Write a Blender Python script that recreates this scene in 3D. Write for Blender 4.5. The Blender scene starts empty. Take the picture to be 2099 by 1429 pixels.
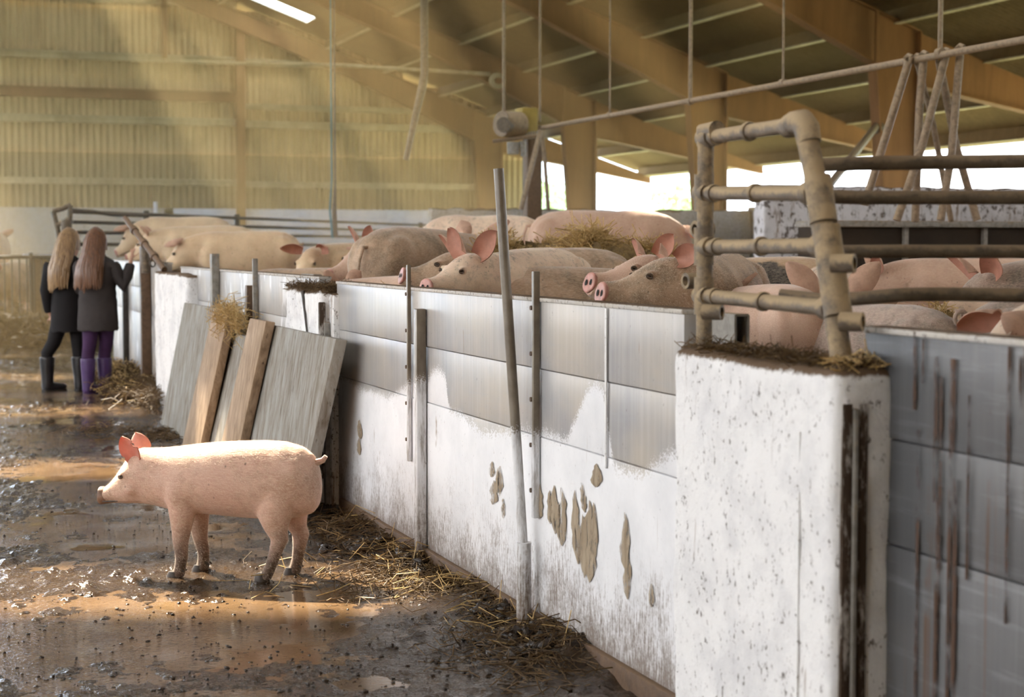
import bpy, bmesh, math, random
import numpy as np
from mathutils import Vector, Matrix, noise, Euler

random.seed(7)
SC = bpy.context.scene
COL = SC.collection
PI = math.pi
R = math.radians

# ---------------------------------------------------------------- camera
F, CX, CY = 3500.0, 1049.5, 714.5          # focal length and centre, 2099 x 1429 frame
H = 1.25
YAW = math.atan(1219.5 / F)
PITCH = math.atan(208.5 / F)
CAM = Vector((0, 0, H))
RIGHT = Vector((math.cos(YAW), -math.sin(YAW), 0))
FWD = Vector((math.sin(YAW) * math.cos(PITCH), math.cos(YAW) * math.cos(PITCH), -math.sin(PITCH)))
UP = RIGHT.cross(FWD)
FWDH = Vector((math.sin(YAW), math.cos(YAW), 0))
cam_data = bpy.data.cameras.new('camera')
cam = bpy.data.objects.new('camera', cam_data)
COL.objects.link(cam)
cam.location = CAM
cam.rotation_euler = (PI / 2 - PITCH, 0, -YAW)
cam_data.sensor_width = 36.0
cam_data.lens = 36.0 * F / 2099.0
cam_data.clip_end = 400
cam_data.dof.use_dof = True
cam_data.dof.focus_distance = 6.3
cam_data.dof.aperture_fstop = 4.5
SC.camera = cam

# ---------------------------------------------------------------- light and exposure
SC.view_settings.view_transform = 'Standard'
SC.view_settings.look = 'None'
SC.view_settings.gamma = 1.0
SC.view_settings.use_curve_mapping = False
SC.view_settings.exposure = 1.64
try:
    SC.cycles.use_denoising = True
    SC.cycles.use_adaptive_sampling = True
    SC.cycles.adaptive_threshold = 0.1
    SC.cycles.max_bounces = 5
    SC.cycles.diffuse_bounces = 3
    SC.cycles.glossy_bounces = 2
    SC.cycles.transparent_max_bounces = 8
    SC.cycles.sample_clamp_indirect = 8
except Exception:
    pass
world = bpy.data.worlds.new('world')
SC.world = world
world.use_nodes = True
_wn = world.node_tree
_wn.nodes.clear()
_bg = _wn.nodes.new('ShaderNodeBackground')
_bg.inputs['Color'].default_value = (0.97, 0.975, 0.985, 1)
_bg.inputs['Strength'].default_value = 3.0
_wo = _wn.nodes.new('ShaderNodeOutputWorld')
_wn.links.new(_bg.outputs[0], _wo.inputs[0])
SUN_DIR = Vector((0.145, -0.346, -0.35)).normalized()
sun_data = bpy.data.lights.new('sun', 'SUN')
sun_data.energy = 13.0
sun_data.angle = R(1.4)
sun_data.color = (1.0, 0.90, 0.74)
sun = bpy.data.objects.new('sun', sun_data)
COL.objects.link(sun)
sun.rotation_euler = SUN_DIR.to_track_quat('-Z', 'Y').to_euler()

# ---------------------------------------------------------------- pixel -> world measuring helpers
def ray(px, py):
    return FWD + RIGHT * ((px - CX) / F) - UP * ((py - CY) / F)
def at(px, py, d):
    return CAM + ray(px, py) * d
def onx(px, py, X):
    r = ray(px, py); return CAM + r * (X / r.x)
def ony(px, py, Y):
    r = ray(px, py); return CAM + r * (Y / r.y)
def onz(px, py, Z):
    r = ray(px, py); return CAM + r * ((Z - H) / r.z)

# ---------------------------------------------------------------- object helpers
def tag(o, label=None, cat=None, group=None, kind=None):
    if label: o['label'] = label
    if cat: o['category'] = cat
    if group: o['group'] = group
    if kind: o['kind'] = kind
    return o
def empty(name, loc=(0, 0, 0), rz=0.0, label=None, cat=None, group=None, kind=None):
    o = bpy.data.objects.new(name, None)
    COL.objects.link(o)
    o.location = loc
    o.rotation_euler = (0, 0, rz)
    o.empty_display_size = 0.1
    return tag(o, label, cat, group, kind)
def link(name, me, mat=None, parent=None, loc=None, rot=None):
    o = bpy.data.objects.new(name, me)
    COL.objects.link(o)
    if mat is not None and len(me.materials) == 0:
        for m in (mat if isinstance(mat, (list, tuple)) else [mat]):
            me.materials.append(m)
    if parent is not None:
        o.parent = parent
    if loc is not None: o.location = loc
    if rot is not None: o.rotation_euler = rot
    return o
def copy_tree(o, parent=None):
    c = o.copy(); COL.objects.link(c)
    if parent is not None: c.parent = parent
    for ch in list(o.children):
        copy_tree(ch, c)
    return c

class MB:
    """collects polygons of one part"""
    def __init__(s):
        s.v = []; s.f = []; s.m = []
    def add(s, verts, faces, mi=0):
        b = len(s.v)
        s.v.extend([tuple(v) for v in verts])
        for f in faces:
            s.f.append(tuple(i + b for i in f)); s.m.append(mi)
    def box(s, c, size, M=None, bev=0.0, mi=0):
        c = Vector(c); hx, hy, hz = [a / 2 for a in size]
        if bev <= 0:
            P = [Vector((x, y, z)) for z in (-hz, hz) for y in (-hy, hy) for x in (-hx, hx)]
            Fs = [(0, 2, 3, 1), (4, 5, 7, 6), (0, 1, 5, 4), (2, 6, 7, 3), (0, 4, 6, 2), (1, 3, 7, 5)]
        else:
            bm = bmesh.new()
            bmesh.ops.create_cube(bm, size=1)
            for v in bm.verts: v.co = Vector((v.co.x * size[0], v.co.y * size[1], v.co.z * size[2]))
            bmesh.ops.bevel(bm, geom=list(bm.edges), offset=bev, segments=2, profile=0.5, affect='EDGES')
            bm.verts.index_update()
            P = [v.co.copy() for v in bm.verts]
            Fs = [tuple(v.index for v in f.verts) for f in bm.faces]
            bm.free()
        if M is not None: P = [M @ p for p in P]
        s.add([p + c for p in P], Fs, mi)
    def ring_loft(s, rings, cap=True, mi=0, closed=True):
        n = len(rings[0]); V = [p for r in rings for p in r]; Fs = []
        for i in range(len(rings) - 1):
            for j in range(n if closed else n - 1):
                k = (j + 1) % n
                Fs.append((i * n + j, i * n + k, (i + 1) * n + k, (i + 1) * n + j))
        if cap:
            Fs.append(tuple(range(n - 1, -1, -1)))
            Fs.append(tuple((len(rings) - 1) * n + j for j in range(n)))
        s.add(V, Fs, mi)
    def tube(s, pts, r, n=10, cap=True, mi=0, rr=None):
        pts = [Vector(p) for p in pts]
        rad = r if isinstance(r, (list, tuple)) else [r] * len(pts)
        rings = []
        prev = None
        for i, p in enumerate(pts):
            if i == 0: t = pts[1] - pts[0]
            elif i == len(pts) - 1: t = pts[-1] - pts[-2]
            else: t = (pts[i + 1] - p).normalized() + (p - pts[i - 1]).normalized()
            t.normalize()
            if prev is None:
                a = Vector((0, 0, 1)) if abs(t.z) < 0.9 else Vector((1, 0, 0))
                u = t.cross(a).normalized()
            else:
                u = (prev - t * prev.dot(t))
                u = u.normalized() if u.length > 1e-6 else t.orthogonal().normalized()
            prev = u
            w = t.cross(u)
            q = rad[i]
            qa, qb = q if isinstance(q, (list, tuple)) else (q, q)
            rings.append([p + u * (qa * math.cos(2 * PI * k / n)) + w * (qb * math.sin(2 * PI * k / n)) for k in range(n)])
        s.ring_loft(rings, cap, mi)
    def mesh(s, name, smooth=True, angle=38):
        me = bpy.data.meshes.new(name)
        me.from_pydata(s.v, [], s.f)
        me.update()
        if any(s.m): me.polygons.foreach_set('material_index', s.m)
        bm = bmesh.new(); bm.from_mesh(me)
        bmesh.ops.recalc_face_normals(bm, faces=bm.faces)
        bm.to_mesh(me); bm.free()
        if smooth:
            me.shade_smooth()
            me.set_sharp_from_angle(angle=R(angle))
        return me
    def build(s, name, mat, parent=None, loc=None, rot=None, smooth=True, angle=38):
        return link(name, s.mesh(name, smooth, angle), mat, parent, loc, rot)

def np_mesh(name, V, faces4=None, faces3=None, smooth=False):
    """fast mesh from numpy: V (n,3), quads (m,4) or tris (m,3)"""
    me = bpy.data.meshes.new(name)
    Fc = faces4 if faces4 is not None else faces3
    k = Fc.shape[1]; m = Fc.shape[0]
    me.vertices.add(len(V)); me.vertices.foreach_set('co', np.asarray(V, dtype=np.float32).ravel())
    me.loops.add(m * k); me.loops.foreach_set('vertex_index', Fc.astype(np.int32).ravel())
    me.polygons.add(m)
    me.polygons.foreach_set('loop_start', np.arange(0, m * k, k, dtype=np.int32))
    me.polygons.foreach_set('loop_total', np.full(m, k, dtype=np.int32))
    if smooth: me.polygons.foreach_set('use_smooth', np.ones(m, dtype=bool))
    me.update(calc_edges=True); me.validate()
    return me

# numpy gradient-ish value noise
_rng = np.random.default_rng(11)
_TAB = _rng.random((256, 256))
def vnoise(x, y):
    xi = np.floor(x).astype(int); yi = np.floor(y).astype(int)
    fx = x - xi; fy = y - yi
    fx = fx * fx * fx * (fx * (fx * 6 - 15) + 10); fy = fy * fy * fy * (fy * (fy * 6 - 15) + 10)
    a = _TAB[xi & 255, yi & 255]; b = _TAB[(xi + 1) & 255, yi & 255]
    c = _TAB[xi & 255, (yi + 1) & 255]; d = _TAB[(xi + 1) & 255, (yi + 1) & 255]
    return (a + (b - a) * fx + (c - a) * fy + (a - b - c + d) * fx * fy) * 2 - 1
def fbm(x, y, o=4, g=0.5):
    s = 0; a = 1; f = 1; t = 0
    for i in range(o):
        s = s + a * vnoise(x * f + 17.3 * i, y * f + 5.1 * i); t += a; a *= g; f *= 2.03
    return s / t

def remeshed(mb, name, voxel, smooth_it=4, fac=0.5):
    """union of the shells in mb as one continuous skin"""
    me = mb.mesh(name, False)
    o = bpy.data.objects.new(name, me); COL.objects.link(o)
    m = o.modifiers.new('r', 'REMESH'); m.mode = 'VOXEL'; m.voxel_size = voxel; m.use_smooth_shade = True
    if smooth_it:
        q = o.modifiers.new('s', 'SMOOTH'); q.factor = fac; q.iterations = smooth_it
    dg = bpy.context.evaluated_depsgraph_get()
    res = bpy.data.meshes.new_from_object(o.evaluated_get(dg))
    bpy.data.objects.remove(o); bpy.data.meshes.remove(me)
    res.name = name
    res.shade_smooth()
    return res

def straws(name, C, D, L, W, mat, parent=None, bend=0.15, seed=1):
    """thin three sided stalks, each with a bend: centres C, unit directions D, lengths L, widths W"""
    rng = np.random.default_rng(seed)
    C = np.asarray(C, float); D = np.asarray(D, float); n = len(C)
    L = np.broadcast_to(np.asarray(L, float), (n,)); W = np.broadcast_to(np.asarray(W, float), (n,))
    D = D / np.linalg.norm(D, axis=1, keepdims=True)
    A = rng.normal(size=(n, 3)); U = np.cross(D, A); U /= np.linalg.norm(U, axis=1, keepdims=True)
    Wv = np.cross(D, U)
    mid = C + U * (L * bend * rng.normal(size=n))[:, None]
    P = [C - D * (L / 2)[:, None], mid, C + D * (L / 2)[:, None]]
    V = np.zeros((n, 9, 3))
    for i in range(3):
        for k in range(3):
            a = 2 * PI * k / 3
            V[:, i * 3 + k] = P[i] + (U * math.cos(a) + Wv * math.sin(a)) * (W / 2)[:, None]
    Fq = []
    for i in range(2):
        for k in range(3):
            k2 = (k + 1) % 3
            Fq.append((i * 3 + k, i * 3 + k2, (i + 1) * 3 + k2, (i + 1) * 3 + k))
    Fq = np.array(Fq)
    Fall = (np.arange(n) * 9)[:, None, None] + Fq[None]
    me = np_mesh(name, V.reshape(-1, 3), faces4=Fall.reshape(-1, 4))
    return link(name, me, mat, parent)
# ---------------------------------------------------------------- materials
class NT:
    def __init__(s, name):
        s.m = bpy.data.materials.new(name); s.m.use_nodes = True
        s.t = s.m.node_tree; s.t.nodes.clear()
        s.out = s.t.nodes.new('ShaderNodeOutputMaterial')
    def n(s, typ, **kw):
        x = s.t.nodes.new(typ)
        for k, v in kw.items(): setattr(x, k, v)
        return x
    def put(s, sock, val):
        if isinstance(val, bpy.types.NodeSocket): s.t.links.new(val, sock)
        elif isinstance(val, (tuple, list)) and len(val) == 3 and sock.type == 'RGBA': sock.default_value = (*val, 1)
        else: sock.default_value = val
    def pos(s): return s.n('ShaderNodeNewGeometry').outputs['Position']
    def normal(s): return s.n('ShaderNodeNewGeometry').outputs['Normal']
    def obj(s): return s.n('ShaderNodeTexCoord').outputs['Object']
    def mapv(s, vec, sc=(1, 1, 1), loc=(0, 0, 0), rot=(0, 0, 0)):
        x = s.n('ShaderNodeMapping'); s.put(x.inputs['Vector'], vec)
        x.inputs['Scale'].default_value = sc; x.inputs['Location'].default_value = loc; x.inputs['Rotation'].default_value = rot
        return x.outputs[0]
    def noise(s, vec, scale, detail=4, rough=0.55, dist=0.0):
        x = s.n('ShaderNodeTexNoise'); s.put(x.inputs['Vector'], vec)
        x.inputs['Scale'].default_value = scale; x.inputs['Detail'].default_value = detail
        x.inputs['Roughness'].default_value = rough; x.inputs['Distortion'].default_value = dist
        return x.outputs['Fac']
    def voro(s, vec, scale, feature='F1'):
        x = s.n('ShaderNodeTexVoronoi'); x.feature = feature; s.put(x.inputs['Vector'], vec)
        x.inputs['Scale'].default_value = scale
        return x.outputs['Distance']
    def ramp(s, fac, stops, interp='LINEAR'):
        x = s.n('ShaderNodeValToRGB'); s.put(x.inputs[0], fac)
        cr = x.color_ramp; cr.interpolation = interp
        while len(cr.elements) < len(stops): cr.elements.new(0.5)
        for e, (p, c) in zip(cr.elements, stops):
            e.position = p
            e.color = (c, c, c, 1) if isinstance(c, (int, float)) else (*c, 1)
        return x.outputs[0]
    def math(s, op, a, b=0.0, clamp=False):
        x = s.n('ShaderNodeMath', operation=op); x.use_clamp = clamp
        s.put(x.inputs[0], a); s.put(x.inputs[1], b)
        return x.outputs[0]
    def mr(s, v, a, b, c=0.0, d=1.0):
        x = s.n('ShaderNodeMapRange'); s.put(x.inputs[0], v)
        for i, q in enumerate((a, b, c, d)): s.put(x.inputs[i + 1], q)
        return x.outputs[0]
    def mix(s, f, a, b, mode='MIX'):
        x = s.n('ShaderNodeMix', data_type='RGBA', blend_type=mode)
        s.put(x.inputs[0], f); s.put(x.inputs[6], a); s.put(x.inputs[7], b)
        return x.outputs[2]
    def sep(s, v):
        x = s.n('ShaderNodeSeparateXYZ'); s.put(x.inputs[0], v); return x.outputs
    def bump(s, h, strength=0.5, dist=0.01, normal=None):
        x = s.n('ShaderNodeBump'); x.inputs['Strength'].default_value = strength; x.inputs['Distance'].default_value = dist
        s.put(x.inputs['Height'], h)
        if normal is not None: s.put(x.inputs['Normal'], normal)
        return x.outputs[0]
    def bsdf(s, col, rough=0.6, metal=0.0, normal=None, spec=0.5, sss=0.0, sssr=(1, 0.3, 0.2), sssd=0.01, sheen=0.0, coat=0.0, coatr=0.1):
        x = s.n('ShaderNodeBsdfPrincipled')
        s.put(x.inputs['Base Color'], col); s.put(x.inputs['Roughness'], rough); s.put(x.inputs['Metallic'], metal)
        x.inputs['Specular IOR Level'].default_value = spec
        if sss:
            x.inputs['Subsurface Weight'].default_value = sss; x.inputs['Subsurface Radius'].default_value = sssr; x.inputs['Subsurface Scale'].default_value = sssd
        if sheen:
            x.inputs['Sheen Weight'].default_value = sheen; x.inputs['Sheen Roughness'].default_value = 0.4
        if coat:
            s.put(x.inputs['Coat Weight'], coat); x.inputs['Coat Roughness'].default_value = coatr
        if normal is not None: s.put(x.inputs['Normal'], normal)
        return x.outputs[0]
    def done(s, sh):
        s.t.links.new(sh, s.out.inputs['Surface']); return s.m

def mixsh(t, f, a, b):
    x = t.n('ShaderNodeMixShader'); t.put(x.inputs[0], f); t.put(x.inputs[1], a); t.put(x.inputs[2], b)
    return x.outputs[0]

def simple(name, col, rough=0.6, var=0.25, scale=8.0, metal=0.0, bump=0.15, col2=None, stretch=(1, 1, 1), spec=0.5, dist=0.004):
    t = NT(name); p = t.mapv(t.obj(), stretch)
    nz = t.noise(p, scale, 6, 0.6)
    c2 = col2 if col2 else tuple(a * (1 - var) for a in col)
    c = t.mix(t.ramp(nz, [(0.35, 0.0), (0.68, 1.0)]), col, c2)
    return t.done(t.bsdf(c, rough, metal, t.bump(t.noise(p, scale * 6, 4), bump, dist), spec))

MUD = (0.060, 0.036, 0.020)
MUDL = (0.17, 0.105, 0.055)
WX = 1.857                                  # face of the long pen wall

def mat_wall(kind):
    """aluminium-grey pen boards, lower part roughly whitewashed with a sprayed edge, splashed with muck"""
    t = NT('pen_board_' + kind); p = t.pos(); x, y, z = t.sep(p)
    st = t.noise(t.mapv(p, (30, 30, 1.0)), 1.6, 5, 0.6)
    bl = t.noise(p, 2.2, 4, 0.6)
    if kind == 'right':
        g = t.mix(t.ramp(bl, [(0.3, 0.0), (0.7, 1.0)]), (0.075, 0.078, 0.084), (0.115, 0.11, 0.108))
    else:
        g = t.mix(t.ramp(bl, [(0.35, 0.0), (0.65, 1.0)]), (0.285, 0.285, 0.295), (0.42, 0.38, 0.325))
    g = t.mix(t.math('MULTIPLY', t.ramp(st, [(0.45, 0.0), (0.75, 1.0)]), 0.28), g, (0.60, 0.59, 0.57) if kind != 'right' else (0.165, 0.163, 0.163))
    scr = t.noise(t.mapv(p, (1, 1.5, 22), rot=(0.1, 0, 0)), 2.5, 4, 0.6)
    g = t.mix(t.math('MULTIPLY', t.ramp(scr, [(0.55, 0.0), (0.75, 1.0)]), 0.25), g, (0.36, 0.37, 0.40))
    rough = 0.42
    if kind == 'post':
        g = t.mix(t.ramp(t.noise(p, 14, 4), [(0.35, 0.0), (0.7, 1.0)]), (0.22, 0.185, 0.14), (0.13, 0.10, 0.07))
    if kind in ('main', 'post'):
        pts = [(705, 775), (735, 795), (765, 803), (800, 812), (826, 795), (850, 778), (868, 790), (884, 760), (897, 755), (911, 770), (918, 835),
               (945, 850), (985, 884), (1030, 886), (1065, 882), (1095, 878), (1130, 890), (1160, 900), (1180, 850), (1200, 800), (1220, 782), (1234, 800),
               (1243, 870), (1254, 945), (1275, 965), (1310, 968), (1335, 955), (1360, 935), (1385, 920)]
        q = sorted([(onx(a, b, WX).y, onx(a, b, WX).z) for a, b in pts])
        y0, y1 = q[0][0], q[-1][0]
        yn = t.mr(y, y0, y1)
        B = t.ramp(yn, [((a - y0) / (y1 - y0), b) for a, b in q])
        sp = t.noise(p, 160, 2, 0.7); sp2 = t.noise(p, 22, 5, 0.7)
        d = t.math('SUBTRACT', B, z)
        d = t.math('ADD', d, t.math('MULTIPLY', t.math('SUBTRACT', sp, 0.5), 0.13))
        d = t.math('ADD', d, t.math('MULTIPLY', t.math('SUBTRACT', sp2, 0.5), 0.07))
        wm = t.mr(d, -0.006, 0.012)
        wcol = t.mix(t.ramp(t.noise(p, 5, 5, 0.65), [(0.4, 0.0), (0.75, 0.55)]), (0.75, 0.75, 0.765), (0.54, 0.55, 0.57))
        if kind == 'post': wcol = t.mix(t.ramp(t.noise(t.mapv(p, (40, 40, 6)), 1.0, 5, 0.7), [(0.45, 0.0), (0.62, 0.8)]), wcol, (0.25, 0.22, 0.19))
        g = t.mix(wm, g, wcol)
        rough = t.mr(wm, 0, 1, 0.36, 0.7)
    elif kind == 'far':
        pa = t.noise(t.mapv(p, (1, 1.6, 0.7)), 3.2, 4, 0.65)
        g = t.mix(t.ramp(pa, [(0.56, 0.0), (0.62, 0.8)]), g, (0.72, 0.72, 0.72))
    # brown run marks
    if kind == 'right':
        run = t.noise(t.mapv(p, (1, 26, 0.5)), 1.0, 3, 0.5)
        g = t.mix(t.math('MULTIPLY', t.ramp(run, [(0.60, 0.0), (0.66, 1.0)]), t.ramp(t.noise(p, 4.5, 4, 0.7), [(0.42, 0.0), (0.52, 0.9)])), g, (0.10, 0.055, 0.03))
    else:
        run = t.noise(t.mapv(p, (1, 34, 1.3)), 1.0, 3, 0.55)
        g = t.mix(t.math('MULTIPLY', t.ramp(run, [(0.66, 0.0), (0.72, 0.8)]), t.ramp(t.noise(p, 7, 3, 0.6), [(0.50, 0.0), (0.58, 1.0)])), g, (0.22, 0.14, 0.07))
    # specks
    spk = t.noise(t.mapv(p, (1, 1, 0.45)), 90, 4, 0.75)
    spm = t.math('MULTIPLY', t.ramp(spk, [(0.655, 0.0), (0.70, 1.0)]), t.ramp(t.noise(p, 7, 3), [(0.40, 0.0), (0.56, 1.0)]))
    g = t.mix(t.math('MULTIPLY', spm, 0.85), g, MUD)
    # splash dirt above the floor: fine upright streaks and specks, thick at the foot
    fs = t.math('ADD', t.math('MULTIPLY', t.noise(t.mapv(p, (170, 170, 14)), 1.0, 4, 0.75), 0.62), t.math('MULTIPLY', t.noise(p, 75, 4, 0.8), 0.38))
    fb = t.noise(p, 3.2, 5, 0.7)
    hh = t.math('ADD', z, t.math('MULTIPLY', t.math('SUBTRACT', fb, 0.5), -0.75))
    th = t.mr(hh, 0.0, 0.55, 0.36, 0.74)
    dm = t.mr(t.math('SUBTRACT', fs, th), -0.05, 0.12)
    g = t.mix(t.math('MULTIPLY', dm, 0.85), g, (0.14, 0.092, 0.058))
    lowm = t.mr(t.math('ADD', z, t.math('MULTIPLY', t.math('SUBTRACT', fb, 0.5), 0.16)), 0.035, 0.11, 1.0, 0.0)
    g = t.mix(t.math('MULTIPLY', lowm, 0.8), g, (0.10, 0.058, 0.034))
    b = t.bump(t.noise(t.mapv(p, (120, 120, 6)), 1.0, 3), 0.25, 0.002)
    return t.done(t.bsdf(g, rough, 0.0, b, 0.45))

def mat_concrete_white(name, dirt=0.5, base=(0.78, 0.77, 0.76), ss=62):
    t = NT(name); p = t.pos(); nn = t.normal(); nz = t.sep(nn)[2]
    c = t.mix(t.ramp(t.noise(p, 6, 6, 0.65), [(0.45, 0.0), (0.72, 0.6)]), base, (0.48, 0.48, 0.50))
    spk = t.noise(t.mapv(p, (1, 1, 0.7)), ss, 4, 0.75)
    m1 = t.math('MULTIPLY', t.ramp(spk, [(0.66 - 0.10 * dirt, 0.0), (0.70 - 0.10 * dirt, 1.0)]), t.ramp(t.noise(p, 6, 4, 0.7), [(0.52 - 0.25 * dirt, 0.0), (0.66 - 0.25 * dirt, 1.0)]))
    c = t.mix(t.math('MULTIPLY', m1, 0.85), c, MUD)
    st = t.noise(t.mapv(p, (16, 16, 1.6)), 1.0, 5, 0.7)
    c = t.mix(t.ramp(st, [(0.70 - 0.12 * dirt, 0.0), (0.80 - 0.12 * dirt, 0.8)]), c, (0.20, 0.13, 0.075))
    top = t.mr(t.math('ADD', nz, t.math('MULTIPLY', t.math('SUBTRACT', t.noise(p, 40, 4, 0.7), 0.5), 0.9)), 0.28, 0.55)
    c = t.mix(top, c, (0.12, 0.075, 0.042))
    b = t.bump(t.noise(p, 30, 6, 0.7), 0.5, 0.01)
    return t.done(t.bsdf(c, 0.8, 0, b, 0.3))

def mat_skin(name, base=(0.60, 0.36, 0.27), mud=0.3, mudc=(0.20, 0.13, 0.07), spots=None, legmud=True, sss=0.18, blotch=(0.50, 0.27, 0.21), low=(0.05, 0.17), back=0.0):
    t = NT(name); p = t.obj(); z = t.sep(p)[2]
    c = t.mix(t.ramp(t.noise(p, 3.2, 4, 0.6), [(0.35, 0.0), (0.7, 1.0)]), base, blotch)
    if spots:
        vd = t.n('ShaderNodeVectorMath', operation='DISTANCE'); t.put(vd.inputs[0], p); vd.inputs[1].default_value = spots[0]
        dd = t.math('ADD', vd.outputs['Value'], t.math('MULTIPLY', t.math('SUBTRACT', t.noise(p, 7, 4, 0.6), 0.5), 0.22))
        c = t.mix(t.mr(dd, spots[1] - 0.02, spots[1] + 0.01, 1.0, 0.0), c, (0.022, 0.019, 0.016))
    m = t.noise(t.mapv(p, (1, 1, 1), loc=(3.1, 1.7, 0.4)), 4.5, 6, 0.72)
    lo = 0.80 - 0.42 * mud
    m1 = t.ramp(m, [(lo, 0.0), (min(0.98, lo + 0.14), 1.0)])
    c = t.mix(t.math('MULTIPLY', m1, 0.75), c, mudc)
    if back:
        nb = t.noise(t.mapv(p, (2, 2, 2), loc=(1, 5, 2)), 9, 5, 0.75)
        c = t.mix(t.math('MULTIPLY', t.ramp(nb, [(0.52, 0.0), (0.66, 1.0)]), t.mr(z, 0.45, 0.75, 0.0, back)), c, (0.16, 0.14, 0.11))
    sk = t.voro(t.mapv(p, (1, 1, 0.6)), 26)
    c = t.mix(t.math('MULTIPLY', t.math('MULTIPLY', t.ramp(sk, [(0.07, 1.0), (0.14, 0.0)]), t.ramp(t.noise(p, 7, 3), [(0.50, 0.0), (0.56, 1.0)])), 0.75), c, MUD)
    hair = t.noise(t.mapv(p, (14, 60, 60), rot=(0, 0.35, 0)), 3.0, 3, 0.7)
    c = t.mix(t.math('MULTIPLY', t.ramp(hair, [(0.4, 0.0), (0.75, 1.0)]), 0.34), c, (0.84, 0.68, 0.52))
    if legmud:
        zz = t.math('ADD', z, t.math('MULTIPLY', t.math('SUBTRACT', t.noise(p, 16, 5, 0.7), 0.5), 0.22))
        c = t.mix(t.mr(zz, low[0], low[1], 0.92, 0.0), c, (0.070, 0.042, 0.024))
    b = t.bump(hair, 0.35, 0.003)
    return t.done(t.bsdf(c, 0.62, 0, b, 0.35, sss=sss, sssd=0.012, sheen=0.25))

def mat_ear(name, base=(0.62, 0.20, 0.13), trans=0.45, tcol=(0.75, 0.33, 0.22)):
    t = NT(name); p = t.obj()
    c = t.mix(t.ramp(t.noise(p, 14, 5, 0.7), [(0.4, 0.0), (0.75, 1.0)]), base, tuple(a * 0.62 for a in base))
    c = t.mix(t.ramp(t.voro(p, 22), [(0.05, 0.9), (0.10, 0.0)]), c, MUD)
    d = t.bsdf(c, 0.6, 0, t.bump(t.noise(p, 40, 4), 0.3, 0.003), 0.3)
    tr = t.n('ShaderNodeBsdfTranslucent'); t.put(tr.inputs[0], tcol)
    return t.done(mixsh(t, trans, d, tr.outputs[0]))

def mat_mud():
    t = NT('wet_mud'); p = t.pos(); y = t.sep(p)[1]
    n1 = t.noise(p, 2.4, 5, 0.6); n2 = t.noise(p, 26, 5, 0.65)
    c = t.mix(t.ramp(n1, [(0.35, 0.0), (0.7, 1.0)]), (0.030, 0.0185, 0.0115), (0.062, 0.039, 0.022))
    c = t.mix(t.ramp(n2, [(0.45, 0.0), (0.75, 0.8)]), c, (0.018, 0.012, 0.008))
    b = t.bump(t.noise(p, 52, 3, 0.55), 0.65, 0.012)
    r = t.ramp(t.noise(p, 11, 4, 0.6), [(0.35, 0.06), (0.7, 0.17)])
    return t.done(t.bsdf(c, r, 0, b, 0.32))
def mat_water():
    t = NT('puddle_water'); p = t.pos()
    n1 = t.noise(p, 1.7, 4, 0.6)
    c = t.mix(t.ramp(n1, [(0.35, 0.0), (0.7, 1.0)]), (0.105, 0.064, 0.034), (0.19, 0.118, 0.062))
    h = t.noise(t.mapv(p, (1, 1.5, 1)), 46, 3, 0.6)
    k = t.ramp(t.noise(p, 1.3, 3), [(0.40, 0.05), (0.58, 1.0)])
    b = t.bump(t.math('MULTIPLY', h, k), 0.75, 0.012)
    return t.done(t.bsdf(c, 0.035, 0, b, 0.40))
def mat_straw(name='straw', a=(0.80, 0.60, 0.28), b=(0.56, 0.37, 0.14), rough=0.55):
    t = NT(name)
    c = t.mix(t.ramp(t.noise(t.pos(), 90, 2), [(0.35, 0.0), (0.65, 1.0)]), a, b)
    d = t.bsdf(c, rough, 0, None, 0.4)
    tr = t.n('ShaderNodeBsdfTranslucent'); t.put(tr.inputs[0], c)
    return t.done(mixsh(t, 0.25, d, tr.outputs[0]))
def mat_dusty(name, metal=(0.16, 0.13, 0.10), dust=(0.36, 0.27, 0.17), amt=0.5):
    t = NT(name); p = t.pos(); nz = t.sep(t.normal())[2]
    k = t.math('ADD', nz, t.math('MULTIPLY', t.math('SUBTRACT', t.noise(p, 22, 5, 0.7), 0.5), 2.6))
    m = t.mr(k, 0.55 - amt * 1.3, 1.15 - amt * 1.3)
    c = t.mix(t.ramp(t.noise(p, 30, 4), [(0.4, 0.0), (0.7, 1.0)]), metal, tuple(a * 0.6 for a in metal))
    c = t.mix(m, c, dust)
    b = t.bump(t.noise(p, 110, 5, 0.75), 0.8, 0.004)
    return t.done(t.bsdf(c, t.mr(m, 0, 1, 0.45, 0.9), 0, b, 0.4))
def mat_wood(name, a=(0.42, 0.28, 0.17), b=(0.20, 0.12, 0.07), axis=(1, 1, 1)):
    t = NT(name); p = t.obj()
    g = t.noise(t.mapv(p, axis), 3.0, 6, 0.65, 0.6)
    c = t.mix(t.ramp(g, [(0.38, 0.0), (0.66, 1.0)]), a, b)
    s = t.noise(t.mapv(p, tuple(q * 2.5 for q in axis), loc=(3, 1, 5)), 2.5, 4, 0.7)
    c = t.mix(t.ramp(s, [(0.60, 0.0), (0.70, 0.9)]), c, (0.07, 0.042, 0.025))
    return t.done(t.bsdf(c, 0.75, 0, t.bump(g, 0.4, 0.004), 0.3))
def mat_sheet(name, a, b, dirtc=(0.10, 0.065, 0.03)):
    t = NT(name); p = t.pos()
    n1 = t.noise(t.mapv(p, (7, 7, 0.8)), 1.3, 5, 0.65)
    c = t.mix(t.ramp(n1, [(0.35, 0.0), (0.7, 1.0)]), a, b)
    n2 = t.noise(p, 1.1, 4, 0.6)
    c = t.mix(t.ramp(n2, [(0.52, 0.0), (0.75, 0.55)]), c, dirtc)
    return t.done(t.bsdf(c, 0.8, 0, None, 0.25))

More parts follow.
